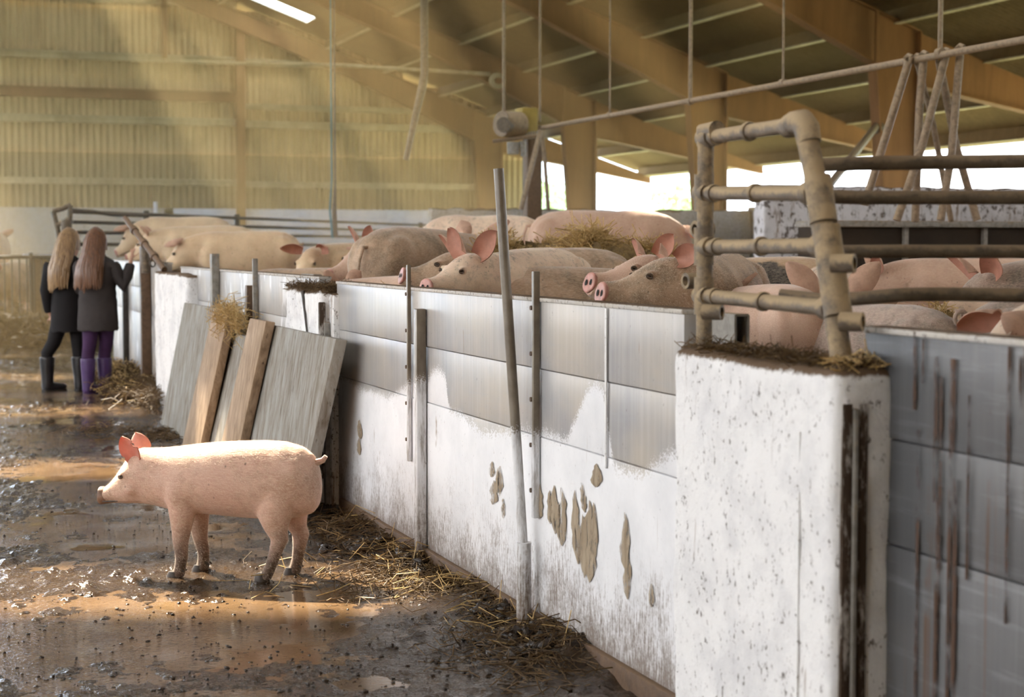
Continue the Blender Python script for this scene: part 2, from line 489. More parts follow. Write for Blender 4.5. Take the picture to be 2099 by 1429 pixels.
M = {}
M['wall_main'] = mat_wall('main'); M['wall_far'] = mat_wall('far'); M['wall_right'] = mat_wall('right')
M['pillar'] = mat_concrete_white('whitewashed_concrete', 0.6, (0.77, 0.765, 0.76))
M['splashed'] = mat_concrete_white('splashed_concrete', 1.1, (0.66, 0.65, 0.67), 13)
M['post'] = mat_wall('post')
M['pillar_dirty'] = mat_concrete_white('muddied_concrete', 0.9, (0.66, 0.65, 0.64))
M['conc_grey'] = mat_concrete_white('grey_concrete', 0.95, (0.42, 0.38, 0.33))
M['mud'] = mat_mud(); M['water'] = mat_water()
M['straw'] = mat_straw(); M['straw_dark'] = mat_straw('wet_straw', (0.20, 0.12, 0.045), (0.085, 0.048, 0.022))
M['muck'] = simple('muck', (0.040, 0.024, 0.014), 0.16, 0.5, 30, bump=0.5, dist=0.006)
M['bed'] = simple('straw_bed', (0.20, 0.12, 0.05), 0.8, 0.5, 14, bump=0.8, dist=0.02, col2=(0.09, 0.055, 0.028))
M['pipe'] = mat_dusty('dusty_pipe', (0.17, 0.13, 0.09), (0.40, 0.30, 0.18), 0.62)
M['pipe_dark'] = mat_dusty('dull_pipe', (0.12, 0.09, 0.06), (0.24, 0.175, 0.11), 0.4)
M['pipe_light'] = mat_dusty('pale_pipe', (0.27, 0.195, 0.125), (0.36, 0.27, 0.18), 0.4)
M['galv'] = mat_dusty('galvanised_post', (0.30, 0.28, 0.25), (0.30, 0.22, 0.14), 0.25)
M['steel_dark'] = mat_dusty('dark_steel', (0.060, 0.050, 0.040), (0.14, 0.10, 0.06), 0.1)
M['rust'] = mat_dusty('rusty_steel', (0.13, 0.075, 0.04), (0.20, 0.13, 0.08), 0.2)
M['frame'] = mat_sheet('portal_steel', (0.25, 0.112, 0.040), (0.175, 0.078, 0.028), (0.125, 0.058, 0.022))
M['purlin'] = mat_sheet('purlin_timber', (0.50, 0.40, 0.24), (0.36, 0.27, 0.14))
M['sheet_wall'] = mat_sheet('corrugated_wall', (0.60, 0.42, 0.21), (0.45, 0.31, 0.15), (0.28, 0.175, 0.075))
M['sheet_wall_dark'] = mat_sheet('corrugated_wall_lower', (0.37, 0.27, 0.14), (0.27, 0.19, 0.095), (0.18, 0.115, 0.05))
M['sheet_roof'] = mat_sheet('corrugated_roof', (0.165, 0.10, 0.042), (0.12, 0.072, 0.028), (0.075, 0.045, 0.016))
M['wood'] = mat_wood('batten_wood', (0.40, 0.285, 0.19), (0.21, 0.14, 0.085), (9, 9, 0.9))
M['slab'] = mat_wood('grey_slab', (0.31, 0.30, 0.275), (0.155, 0.125, 0.092), (7, 7, 0.8))
M['ear'] = mat_ear('ear_inner', (0.50, 0.255, 0.18), 0.25)
M['ear_outer'] = mat_ear('ear_outer', (0.60, 0.40, 0.29), 0.2)
M['ear_hero'] = mat_ear('ear_inner_backlit', (0.55, 0.27, 0.21), 0.20, (0.80, 0.28, 0.20))
M['eye'] = simple('eye', (0.012, 0.008, 0.006), 0.12, 0.1, 5)
M['hoof'] = simple('hoof', (0.045, 0.030, 0.020), 0.5, 0.4, 20)
M['snout'] = simple('snout', (0.58, 0.27, 0.22), 0.4, 0.35, 22, bump=0.3, col2=(0.36, 0.17, 0.13))
M['black'] = simple('black_hole', (0.006, 0.005, 0.004), 0.8, 0.1, 5)
# ---------------------------------------------------------------- floor: trodden mud with shallow water
def fgrid():
    xs = list(np.arange(1.95, -0.25, -0.0125)); x = xs[-1]; st = 0.0125
    while x > -9.0:
        st *= 1.10; x -= min(st, 0.6); xs.append(x)
    ys = [-6.0, -4, -2, 0, 1.0, 2.0, 2.6, 3.0]; y = 3.2
    while y < 39.2:
        ys.append(y); y += 0.0115 * (max(y, 4.0) / 4.5) ** 1.25
    ys.append(39.4)
    return np.array(xs[::-1]), np.array(ys)
def mud_h(x, y):
    a = fbm(x * 1.1 + 3, y * 0.8, 4, 0.55)
    b = fbm(x * 7 + 9, y * 6.2 + 4, 4, 0.6)
    c = fbm(x * 34, y * 30, 3, 0.6)
    h = -0.0010 + 0.015 * a + 0.010 * np.maximum(b, -0.3) + 0.0034 * c
    clump = np.maximum(fbm(x * 19 + 2, y * 17 + 8, 3, 0.6) - 0.22, 0)
    h = h + 0.040 * clump * np.clip(0.5 + a, 0, 1)
    w = np.exp(-np.maximum(WX - x, 0) / 0.16)
    h = h + w * (0.030 + 0.045 * fbm(x * 5 + 1, y * 3.1 + 2, 3))
    w2 = np.exp(-np.maximum(WX - x, 0) / 0.45)
    h = h + w2 * 0.012
    # the near left corner of the aisle is churned higher, the run beside the pig lies under water
    h = h + 0.010 * np.exp(-((y - 4.6) / 0.8) ** 2) * (0.6 + b)
    h = h - 0.012 * np.exp(-((y - 5.75) / 0.42) ** 2) * np.exp(-((x - 0.75) / 0.9) ** 2)
    h = h - 0.010 * np.exp(-((y - 14.2) / 1.2) ** 2)
    return h
gx, gy = fgrid()
GX, GY = np.meshgrid(gx, gy)
GZ = mud_h(GX, GY)
nx, ny = len(gx), len(gy)
idx = np.arange(nx * ny).reshape(ny, nx)
Q = np.stack([idx[:-1, :-1], idx[:-1, 1:], idx[1:, 1:], idx[1:, :-1]], -1).reshape(-1, 4)
fl = link('floor', np_mesh('floor', np.stack([GX, GY, GZ], -1).reshape(-1, 3), faces4=Q, smooth=True), M['mud'])
tag(fl, 'dark wet mud floor of the barn aisle', kind='structure')
mb = MB(); mb.add([(-9, -6, 0), (1.93, -6, 0), (1.93, 39, 0), (-9, 39, 0)], [(0, 1, 2, 3)])
pw = mb.build('puddle_water', M['water'])
tag(pw, 'shallow brown water lying in puddles over the muddy aisle', 'water', kind='stuff')
M['yard'] = simple('yard_ground', (0.36, 0.40, 0.24), 0.9, 0.3, 0.3, bump=0.0)
mb = MB(); mb.box((0, 20, -0.30), (260, 260, 0.3))
tag(mb.build('trim_1', M['yard']), 'pale open ground outside the barn', kind='structure')

# ---------------------------------------------------------------- far gable wall
YE = 39.0
XR = 13.2
def zroof(X):
    X = X if X >= 3 else 6 - X
    return 4.45 + 0.37 * (XR - X) if X <= XR else 4.45 - 0.33 * (X - XR)
wb = empty('wall_back', (6, YE, 0)); tag(wb, 'corrugated gable wall on a low whitewashed concrete base', kind='structure')
def child(mb, name, mat, par, **k):
    """builds in world space, parented to an Empty that has no rotation"""
    o = mb.build(name, mat, par, **k)
    o.location = -Vector(par.location) if par.rotation_euler.z == 0 else (0, 0, 0)
    return o
mb = MB(); mb.box((3.2, YE + 0.12, 1.05), (4.6, 0.24, 2.14)); mb.box((-7.0, YE + 0.12, 1.05), (1.6, 0.24, 2.14)); mb2 = MB(); mb2.box((9.4, YE + 0.12, 1.05), (8.2, 0.24, 2.13))
M['endwall'] = mat_concrete_white('limewashed_base', 0.35, (0.74, 0.73, 0.74))
child(mb, 'concrete_base', M['conc_grey'], wb); child(mb2, 'concrete_base', M['endwall'], wb)
def corrugated(w, n, amp, seg=6):
    k = n * seg + 1
    xs = np.linspace(0, w, k)
    return xs, amp * np.cos(xs / w * n * 2 * PI)
def wall_sheet(x0, x1, z0, z1f, y, mat):
    xs, dz = corrugated(x1 - x0, 7, 0.026)
    V = []
    for a, b in zip(xs, dz):
        V.append((x0 + a, y - b, z0)); V.append((x0 + a, y - b, z1f(x0 + a)))
    k = len(xs); Fc = [(2 * i, 2 * i + 2, 2 * i + 3, 2 * i + 1) for i in range(k - 1)]
    m = MB(); m.add(V, Fc)
    return m
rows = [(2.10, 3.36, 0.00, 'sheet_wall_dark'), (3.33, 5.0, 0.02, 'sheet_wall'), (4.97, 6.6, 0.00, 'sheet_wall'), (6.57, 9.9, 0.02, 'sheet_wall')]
for (z0, z1, dy, mt) in rows:
    x = -8.5
    while x < 13.3:
        x1 = x + 1.02
        # an open doorway closes the aisle, just left of the frame
        if -6.2 < x and x1 < 1.0 and z0 < 4.9: x = x1; continue
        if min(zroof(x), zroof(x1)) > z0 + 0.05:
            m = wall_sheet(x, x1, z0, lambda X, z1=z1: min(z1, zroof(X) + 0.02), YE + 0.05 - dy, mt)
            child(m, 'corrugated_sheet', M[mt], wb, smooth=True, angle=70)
        x = x1
def girt(x0, x1, z, h=0.16, d=0.14, mat='purlin'):
    m = MB(); m.box(((x0 + x1) / 2, YE - d / 2 - 0.02, z), (x1 - x0, d, h), bev=0.01); child(m, 'wall_rail', M[mat], wb)
    m = MB(); m.box(((x0 + x1) / 2, YE - d - 0.03, z + h / 2 + 0.01), (x1 - x0, 0.10, 0.03)); child(m, 'rail_flange', M[mat], wb)
for z, h, mt in ((2.69, 0.12, 'purlin'), (4.05, 0.14, 'purlin'), (4.62, 0.20, 'frame'), (5.44, 0.14, 'purlin'), (6.72, 0.14, 'purlin')):
    girt(0.95 if z < 4.95 else -7.3, 6.95, z, h, 0.14, mt)
for z, h, mt in ((2.66, 0.12, 'purlin'), (4.02, 0.14, 'purlin'), (4.42, 0.10, 'purlin'), (5.42, 0.12, 'purlin')):
    girt(7.1, 13.0 if z < 4.1 else XR - (z - 4.45) / 0.37 - 0.6 if z > 4.5 else 13.0, z, h, 0.14, mt)
m = MB(); m.box((7.0, YE - 0.16, 3.15), (0.19, 0.22, 6.3), bev=0.01); child(m, 'gable_post', M['frame'], wb)
m = MB(); m.box((5.32, YE - 0.16, 6.3), (0.10, 0.2, 1.7), bev=0.01); child(m, 'gable_post', M['frame'], wb)

# ---------------------------------------------------------------- right long wall, cross walls in the pens
m = MB(); m.box((13.42, 19, 0.9), (0.25, 40, 1.8))
tag(m.build('wall_right', M['conc_grey']), 'low concrete side wall below the open eaves', kind='structure')
# the side of the barn behind the camera and to its left, out of frame: same low wall with open eaves, closed front gable
m = MB(); m.box((-7.42, 19, 0.9), (0.25, 44, 1.8))
tag(m.build('wall_left', M['conc_grey']), 'low concrete wall on the open left side of the barn', kind='structure')
m = MB()
V = [(-7.4, -3, 0), (13.4, -3, 0), (13.4, -3, zroof(13.4)), (3, -3, zroof(3)), (-7.4, -3, zroof(13.4))]
m.add(V + [(a, b - 0.1, c) for a, b, c in V], [(0, 1, 2, 3, 4), (9, 8, 7, 6, 5)] + [(i, (i + 1) % 5, 5 + (i + 1) % 5, 5 + i) for i in range(5)])
tag(m.build('wall_front', M['sheet_wall_dark'], smooth=False), 'closed front gable behind the camera', kind='structure')
def rough_box(name, c, size, mat, parent=None, cuts=10, amp=0.012, seed=0.0, bev=0.02, rz=0.0):
    """cast concrete block: subdivided, softened edges, uneven faces"""
    bm = bmesh.new(); bmesh.ops.create_cube(bm, size=1)
    mx = max(size)
    for v in bm.verts: v.co = Vector((v.co.x * size[0], v.co.y * size[1], v.co.z * size[2]))
    bmesh.ops.bevel(bm, geom=list(bm.edges), offset=bev, segments=2, profile=0.5, affect='EDGES')
    for _ in range(2):
        long_e = [e for e in bm.edges if e.calc_length() > mx / cuts]
        if not long_e: break
        bmesh.ops.subdivide_edges(bm, edges=long_e, cuts=max(1, cuts // 3), use_grid_fill=True)
    for v in bm.verts:
        q = v.co * 5 + Vector((seed, seed * 2, 1))
        d = noise.noise_vector(q) * amp + noise.noise_vector(q * 3.1) * amp * 0.5
        v.co += d
    me = bpy.data.meshes.new(name); bm.to_mesh(me); bm.free()
    me.shade_smooth(); me.set_sharp_from_angle(angle=R(50))
    return link(name, me, mat, parent, c, (0, 0, rz))
pA, pB = ony(886, 430, 24.0), ony(1540, 432, 24.0)
w = rough_box('cross_wall', ((pA.x + pB.x) / 2, 24.12, 0.9), (pB.x - pA.x, 0.24, 1.82), M['conc_grey'], cuts=24, amp=0.03, seed=3)
tag(w, 'stained grey concrete cross wall behind the straw heap and the two arched pig backs', 'wall')
gp = MB(); gp.box((pB.x + 0.12, 24.0, 0.95), (0.2, 0.36, 1.85), bev=0.02)
tag(gp.build('concrete_post', M['slab']), 'square grey post closing the end of the stained cross wall', 'post')
pA, pB = ony(1566, 388, 16.6), ony(2240, 388, 16.6)
w = rough_box('cross_wall', ((pA.x + pB.x) / 2, 16.72, 0.95), (pB.x - pA.x, 0.24, 1.92), M['splashed'], cuts=24, amp=0.02, seed=5)
tag(w, 'whitewashed cross wall with brown splashes behind the feed trough', 'wall')

# feed trough bank under the drop pipes
M['trough'] = simple('trough_board', (0.035, 0.022, 0.012), 0.8, 0.4, 5)
ft = empty('feed_trough', (8.4, 11.6, 0), label='long dark feed trough with a pale ledge below the hanging feed pipes', cat='trough')
tA, tB = ony(1695, 460, 11.5), ony(2230, 460, 11.5)
m = MB(); m.box(((tA.x + tB.x) / 2, 11.75, 0.92), (tB.x - tA.x, 0.4, 0.96)); child(m, 'trough_body', M['trough'], ft)
m = MB(); m.box(((tA.x + tB.x) / 2, 11.70, 1.425), (tB.x - tA.x + 0.05, 0.52, 0.05), bev=0.01); child(m, 'ledge', M['galv'], ft)
for u in (1700, 1860, 2022, 2180):
    q = ony(u, 500, 11.5); m = MB(); m.box((q.x, 11.53, 0.92), (0.035, 0.04, 0.96)); child(m, 'divider', M['galv'], ft)

# ---------------------------------------------------------------- roof: sheets, rooflights, purlins
ce = empty('ceiling', (3, 20, 0)); tag(ce, 'underside of the corrugated barn roof', kind='structure')
def roof_sheet_mesh(w, L, name):
    xs, dz = corrugated(w, int(round(7 * w / 0.9)), 0.028)
    V = []
    for a, b in zip(xs, dz):
        V.append((a, 0, b)); V.append((a, L, b))
    k = len(xs); Fc = [(2 * i, 2 * i + 2, 2 * i + 3, 2 * i + 1) for i in range(k - 1)]
    m = MB(); m.add(V, Fc)
    return m.mesh(name, True, 70)
def mat_pane():
    t = NT('rooflight_sheet'); tr = t.n('ShaderNodeBsdfTransparent'); t.put(tr.inputs[0], (0.95, 0.93, 0.88))
    tl = t.n('ShaderNodeBsdfTranslucent'); t.put(tl.inputs[0], (0.9, 0.86, 0.75))
    return t.done(mixsh(t, 0.22, tr.outputs[0], tl.outputs[0]))
M['pane'] = mat_pane()
SW = 0.9
rows_ = [(17.2, 13.1), (13.25, 10.85), (10.9, 8.48), (8.5, 7.08), (7.1, 3.28)]  # top row stops short: unseen ridge gap added to brighten gable, pens and haze
sheets = {}
for side in (0, 1):
    for r, (Xa, Xb) in enumerate(rows_):
        if side == 1 and r == 0: continue          # the lean-to is on the right side only
        dz_ = zroof(Xb + 0.001) - zroof(Xa)
        SLr = math.atan2(dz_, Xa - Xb)
        L = math.hypot(dz_, Xa - Xb) + 0.10
        key = ('o', r); kp = ('p', r)
        if key not in sheets:
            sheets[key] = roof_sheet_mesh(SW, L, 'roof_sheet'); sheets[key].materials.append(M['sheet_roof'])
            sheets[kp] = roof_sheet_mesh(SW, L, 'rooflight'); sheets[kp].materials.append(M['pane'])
        y = -3.3 if side == 0 else -3.1; c = 0
        while y < 39.0:
            lit = (r == 3 and c % 4 == 1 and y > 4)
            wide = r != 3 and (side == 1 or y < 9)        # broad sheets where the roof is out of sight
            kk = kp if lit else key
            if wide:
                kk = ('w', r)
                if kk not in sheets:
                    sheets[kk] = roof_sheet_mesh(SW * 4, L, 'roof_sheet'); sheets[kk].materials.append(M['sheet_roof'])
            o = bpy.data.objects.new('rooflight' if lit else 'roof_sheet', sheets[kk])
            COL.objects.link(o); o.parent = ce
            # local x -> world +Y, local y -> up the slope
            cs, sn_ = math.cos(SLr), math.sin(SLr)
            if side == 0:
                M4 = Matrix(((0, -cs, sn_), (1, 0, 0), (0, sn_, cs))); Xs = Xa
            else:
                M4 = Matrix(((0, cs, sn_), (1, 0, 0), (0, sn_, -cs))); Xs = 6 - Xa
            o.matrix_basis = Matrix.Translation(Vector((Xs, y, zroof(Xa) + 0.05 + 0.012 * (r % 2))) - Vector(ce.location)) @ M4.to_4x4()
            y += SW * (4 if wide else 1); c += 1
# timber purlins along the barn
pur = []
for X in (17.0, 15.7, 14.4, 12.95, 11.75, 10.4, 9.05, 6.6, 5.0, 3.7):
    SL = math.atan(0.37 if X < XR else 0.33)
    for s in (0, 1):
        if s == 1 and X > XR: continue
        XX = X if s == 0 else 6 - X
        m = MB(); m.box((XX, 18.1, zroof(XX) - 0.10), (0.09, 42.2, 0.20), M=Matrix.Rotation((SL if s == 0 else -SL), 3, 'Y'))
        child(m, 'purlin', M['sheet_roof'], ce)
        m = MB(); m.box((XX - (0.06 if s == 0 else -0.06), 18.1, zroof(XX) - 0.205), (0.10, 42.2, 0.02))
        child(m, 'purlin_flange', M['purlin'], ce)
# eave gutter
m = MB(); m.box((17.26, 18.1, zroof(17.2) - 0.08), (0.14, 42.4, 0.14)); child(m, 'gutter', M['purlin'], ce)
# steel tie rods of the right slope are part of the frames

# ---------------------------------------------------------------- portal frames
def plate(m, pts, t, y):
    """flat plate in the XZ plane, thickness t about y"""
    n = len(pts)
    V = [(a, y - t / 2, b) for a, b in pts] + [(a, y + t / 2, b) for a, b in pts]
    Fc = [tuple(range(n)), tuple(range(2 * n - 1, n - 1, -1))] + [(i, (i + 1) % n, n + (i + 1) % n, n + i) for i in range(n)]
    m.add(V, Fc)
def strip(m, p, q, y, w=0.2, t=0.022):
    a = Vector((p[0], y, p[1])); b = Vector((q[0], y, q[1])); d = (b - a); L = d.length
    ang = math.atan2(d.z, d.x)
    m.box((a + b) / 2, (L, w, t), M=Matrix.Rotation(-ang, 3, 'Y'))
def portal(y, label):
    e = empty('portal_frame', (XR, y, 0), label=label, cat='steel frame', group='portal frames of the barn')
    for s in (0, 1):
        f = (lambda X: X) if s == 0 else (lambda X: 6 - X)
        cb, ct = 12.82, 12.52
        zk = zroof(ct) - 0.22
        m = MB(); plate(m, [(f(cb), 0), (f(13.22), 0), (f(13.22), zroof(13.22) - 0.83), (f(ct), zroof(ct) - 0.93)], 0.03, y)
        strip(m, (f(13.22), 0), (f(13.22), zroof(13.22) - 0.22), y, 0.24); strip(m, (f(cb), 0), (f(ct), zroof(ct) - 0.93), y, 0.24)
        child(m, 'column', M['frame'], e, smooth=False)
        m = MB()
        top = lambda X: zroof(X) - 0.21
        xs = [ct, 9.6, 3.0]; dep = [0.72, 0.44, 0.34]
        pts = [(f(13.22), top(13.22))] + [(f(X), top(X)) for X in xs] + [(f(X), top(X) - d) for X, d in reversed(list(zip(xs, dep)))] + [(f(13.22), top(13.22) - 0.62)]
        plate(m, pts, 0.03, y)
        for (X1, d1), (X2, d2) in zip(list(zip(xs, dep))[:-1], list(zip(xs, dep))[1:]):
            strip(m, (f(X1), top(X1) - d1), (f(X2), top(X2) - d2), y, 0.22); 
        strip(m, (f(13.22), top(13.22)), (f(3.0), top(3.0)), y, 0.22)
        child(m, 'rafter', M['frame'], e, smooth=False)
        if s == 1: continue
        m = MB(); b0 = zroof(13.22) - 0.95
        plate(m, [(f(13.22), top(13.22)), (f(17.1), top(17.1)), (f(17.1), top(17.1) - 0.14), (f(13.22), b0)], 0.03, y)
        strip(m, (f(17.1), top(17.1) - 0.14), (f(13.22), b0), y, 0.22)
        child(m, 'rafter_tail', M['frame'], e, smooth=False)
        m = MB(); m.box((f(ct - 0.02), y - 0.13, zk - 0.35), (0.05, 0.05, 0.7), bev=0.008); child(m, 'stiffener', M['frame'], e)
for y, lb in ((38.72, 'brown steel portal frame standing against the far gable wall'), (32.8, 'brown portal frame with its column just right of the timber motor post'),
              (26.8, 'third brown portal frame from the gable, post behind the straw heap end'), (20.8, 'brown portal frame whose post rises behind the hanging feed pipes'),
              (14.8, 'portal frame nearer than the feed pipes, overhead'), (8.8, 'portal frame almost overhead of the foreground wall'), (2.8, 'portal frame above the camera')):
    portal(y, lb)

# ---------------------------------------------------------------- trees and hedge seen under the eaves
M['leaf'] = simple('pale_leaves', (0.42, 0.55, 0.25), 0.8, 0.35, 1.5, bump=0.0)
M['bark'] = simple('bark', (0.12, 0.08, 0.05), 0.9)
for i, (u, d, hgt, lb) in enumerate(((1060, 75, 5.0, 'pale green tree outside, seen left of the timber post'), (1140, 82, 4.6, 'pale green tree outside, seen between timber post and brown column'),
                                     (1400, 70, 4.2, 'pale green tree outside, below the third eave'))):
    b = at(u, 506, d); b.z = 0
    e = empty('tree', b, label=lb, cat='tree', group='trees beyond the barn')
    rng = np.random.default_rng(i + 5); mm = MB()
    mm.tube([(0, 0, 0), (0.05, 0, hgt * 0.6)], [0.18, 0.08], 8); mm.build('trunk', M['bark'], e)
    n = 900
    P = rng.normal(size=(n, 3)); P /= np.linalg.norm(P, axis=1, keepdims=True)
    P = P * (rng.random((n, 1)) ** 0.4) * np.array([hgt * 0.42, hgt * 0.42, hgt * 0.36]) + np.array([0, 0, hgt * 0.62])
    A = rng.normal(size=(n, 3)); A /= np.linalg.norm(A, axis=1, keepdims=True)
    B = np.cross(A, rng.normal(size=(n, 3))); B /= np.linalg.norm(B, axis=1, keepdims=True)
    s = 0.17
    V = np.stack([P - A * s, P + B * s * 0.6, P + A * s, P - B * s * 0.6], 1).reshape(-1, 3)
    link('foliage', np_mesh('foliage', V, faces4=np.arange(n * 4).reshape(-1, 4)), M['leaf'], e)
# ---------------------------------------------------------------- the long pen wall and its pillars
ZT = onx(1050, 612, WX).z            # top edge
BH = ZT / 5.0                         # five boards
def Yw(u, X=WX): return onx(u, 700, X).y
def pen_wall(name, u0, u1, mat, label, zt=ZT, cap=True, off=0.0):
    ya, yb = Yw(u1), Yw(u0)           # near, far
    e = empty(name, (WX, (ya + yb) / 2, 0), label=label, cat='wall', group='sections of the long pen wall')
    bh = zt / 5
    for i, (za, zb) in enumerate(((0, bh * 3), (bh * 3, bh * 4), (bh * 4, zt))):
        m = MB(); g = 0.0022
        m.box((WX + 0.030 + off + (0.002 if i % 2 else 0), (ya + yb) / 2, (za + zb) / 2), (0.055, yb - ya, zb - za - g), bev=0.0035)
        child(m, 'board', mat, e)
    if cap:
        m = MB(); m.box((WX + 0.030 + off, (ya + yb) / 2, zt + 0.004), (0.066, yb - ya + 0.004, 0.014), bev=0.004); child(m, 'cap_rail', M['cap'], e)
    return e, ya, yb
M['cap'] = mat_concrete_white('muddy_cap', 0.9, (0.50, 0.47, 0.42))
w1, y1a, y1b = pen_wall('pen_wall', 690, 1400, M['wall_main'], 'pale pen wall, lower half whitewashed and smeared, between the near and the broken pillar')
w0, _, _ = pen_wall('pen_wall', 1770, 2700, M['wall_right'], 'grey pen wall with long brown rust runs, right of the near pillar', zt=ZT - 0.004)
w2, _, _ = pen_wall('pen_wall', 372, 655, M['wall_far'], 'pale pen wall behind the leaning slabs and battens', zt=ZT + 0.015)
w3, _, _ = pen_wall('pen_wall', 232, 340, M['wall_far'], 'farthest pen wall section beside the two girls', zt=ZT + 0.035)

# bare timber-like sill along the foot of the main wall
for (u0, u1, par) in ((700, 1400, w1), (372, 600, w2)):
    ya, yb = Yw(u1), Yw(u0)
    m = MB(); m.box((WX - 0.006, (ya + yb) / 2, 0.03), (0.025, yb - ya, 0.10), bev=0.006); child(m, 'sill', M['sillm'] if 'sillm' in M else M['rust'], par)

def bar_on_wall(u, ytop, ybot, w, d, mat, par, name, X=WX, bolts=0, bev=0.003):
    a, b = onx(u, ytop, X - d / 2), onx(u, ybot, X - d / 2)
    zb = max(b.z, 0.0)
    m = MB(); m.box((X - d / 2 - 0.001, a.y, (a.z + zb) / 2), (d, w, a.z - zb), bev=bev); o = child(m, name, mat, par)
    for i in range(bolts):
        zz = zb + (a.z - zb) * (i + 0.6) / (bolts + 0.4)
        m = MB(); m.tube([(X - 0.001, a.y + w * 0.75, zz), (X - d - 0.004, a.y + w * 0.75, zz)], 0.008, 6); m2 = child(m, 'bolt', M['rust'], par)
    return o
bar_on_wall(838, 543, 945, 0.018, 0.016, M['post'], w1, 'flat_bar', bolts=5)
bar_on_wall(1099, 556, 1062, 0.020, 0.022, M['post'], w1, 'flat_bar', bolts=5)
bar_on_wall(861, 633, 1170, 0.045, 0.040, M['post'], w1, 'box_post', bev=0.005)
# angle bracing strip under the spray (a vertical weld seam in the boards)
bar_on_wall(1243, 632, 960, 0.012, 0.004, M['capl'] if 'capl' in M else M['pillar'], w1, 'weld_strip', bev=0.001)
# posts of the far sections
bar_on_wall(440, 520, 860, 0.075, 0.05, M['galv'], w2, 'box_post')
bar_on_wall(513, 585, 860, 0.060, 0.05, M['rust'], w2, 'box_post')
bar_on_wall(523, 530, 800, 0.022, 0.03, M['galv'], w2, 'flat_bar')
bar_on_wall(256, 560, 775, 0.07, 0.05, M['steel_dark'], w3, 'box_post')
bar_on_wall(297, 505, 790, 0.10, 0.08, M['rust'], w3, 'gate_post')

# hollow board ends that stick out past the pillars
def hollow_end(px, py, d, s, par):
    c = at(px, py, d); m = MB()
    hx, hz, L, t = s[0] / 2, s[1] / 2, s[2], 0.006
    for (dx, dz, sx, sz) in ((-hx, 0, t, s[1]), (hx, 0, t, s[1]), (0, hz, s[0], t), (0, -hz, s[0], t)):
        m.box((c.x + dx, c.y + L / 2, c.z + dz), (sx, L, sz))
    child(m, 'hollow_end', M['galv'], par)
    m = MB(); m.box((c.x, c.y + 0.10, c.z), (s[0] - 0.012, 0.01, s[1] - 0.012)); child(m, 'hollow_inside', M['black'], par)
hollow_end(1521, 676, 4.25, (0.036, 0.072, 0.30), w1)
hollow_end(651, 574, 8.7, (0.04, 0.05, 0.3), w2)

# mud smears dragged down the whitewash
def mat_smear(name, ca, cb, lo):
    t = NT(name); p = t.pos()
    c = t.mix(t.ramp(t.noise(t.mapv(p, (60, 60, 8)), 1, 4), [(0.35, 0.0), (0.7, 1.0)]), ca, cb)
    d = t.bsdf(c, 0.7, 0, t.bump(t.noise(t.mapv(p, (90, 90, 10)), 1, 3), 0.4, 0.003), 0.3)
    tr = t.n('ShaderNodeBsdfTransparent')
    k = t.ramp(t.noise(t.mapv(p, (38, 38, 9)), 1.2, 5, 0.7), [(lo, 0.0), (lo + 0.14, 1.0)])
    return t.done(mixsh(t, k, tr.outputs[0], d))
M['rustrun'] = mat_smear('rust_run', (0.085, 0.045, 0.026), (0.05, 0.03, 0.02), 0.40)
M['smear'] = mat_smear('mud_smear', (0.36, 0.29, 0.205), (0.22, 0.16, 0.10), 0.36)
def smear(u, v, wpx, hpx, lean=0.0, par=w1, seed=0, mat='smear', name='mud_smear', straight=False):
    c = onx(u, v, WX - 0.001)
    dep = (c - CAM).dot(FWD)
    k = dep / F
    ww = abs(onx(u - wpx / 2, v, WX).y - onx(u + wpx / 2, v, WX).y) * 1.15; hh = hpx * k
    n = 9; V = []; rnd = random.Random(seed)
    for i in range(n):
        s = i / (n - 1); prof = (math.sin(PI * s ** 0.8) ** 0.8) * (1 - 0.25 * s) + 0.04 if not straight else 0.7 + 0.3 * rnd.random()
        wob = (rnd.random() - 0.5) * 0.25 * ww if not straight else (rnd.random() - 0.5) * 0.1 * ww
        for j, tt in enumerate((-1, -0.5, 0, 0.5, 1)):
            th = 0.0008 + 0.0035 * (1 - tt * tt) * prof
            V.append((WX - 0.0006 - th, c.y + tt * ww / 2 * prof + wob + lean * hh * (s - 0.5), c.z - hh / 2 + hh * s))
    Fc = [(i * 5 + j, i * 5 + j + 1, (i + 1) * 5 + j + 1, (i + 1) * 5 + j) for i in range(n - 1) for j in range(4)]
    m = MB(); m.add(V, Fc); child(m, name, M[mat], par, angle=80)
for i, (u, v, a, b, l) in enumerate(((1008, 962, 10, 34, -0.1), (1023, 985, 14, 62, -0.1), (1012, 1010, 14, 52, -0.1), (1031, 1042, 7, 42, 0), (1137, 1045, 16, 100, 0), (1152, 1060, 20, 120, 0),
                                     (1128, 1040, 14, 70, 0.1), (1180, 1080, 18, 150, 0.15), (1195, 1020, 10, 60, 0.3), (1208, 1110, 24, 170, 0), (1196, 1120, 16, 130, 0.1), (1217, 1090, 16, 120, 0), (1222, 975, 20, 50, -0.2),
                                     (1281, 1110, 17, 120, 0), (1286, 1175, 14, 110, -0.05), (1106, 1025, 12, 80, 0), (737, 880, 9, 40, 0.2), (736, 915, 8, 36, 0.2), (1335, 1220, 10, 50, 0), (1470, 1275, 1, 1, 0))):
    smear(u, v, a, b, l, seed=i)

for i, (u, v, a, b) in enumerate(((1880, 1160, 7, 560), (1918, 880, 9, 300), (1919, 1230, 8, 420), (1927, 1020, 6, 500), (1945, 1180, 7, 520), (1953, 830, 12, 190), (1956, 1210, 9, 460), (2068, 860, 6, 300), (2064, 1130, 5, 300), (1876, 760, 6, 160), (1893, 740, 4, 90), (2092, 800, 6, 140), (1985, 1000, 4, 380))):
    smear(u, v, a, b, 0, w0, 50 + i, 'rustrun', 'rust_run', True)

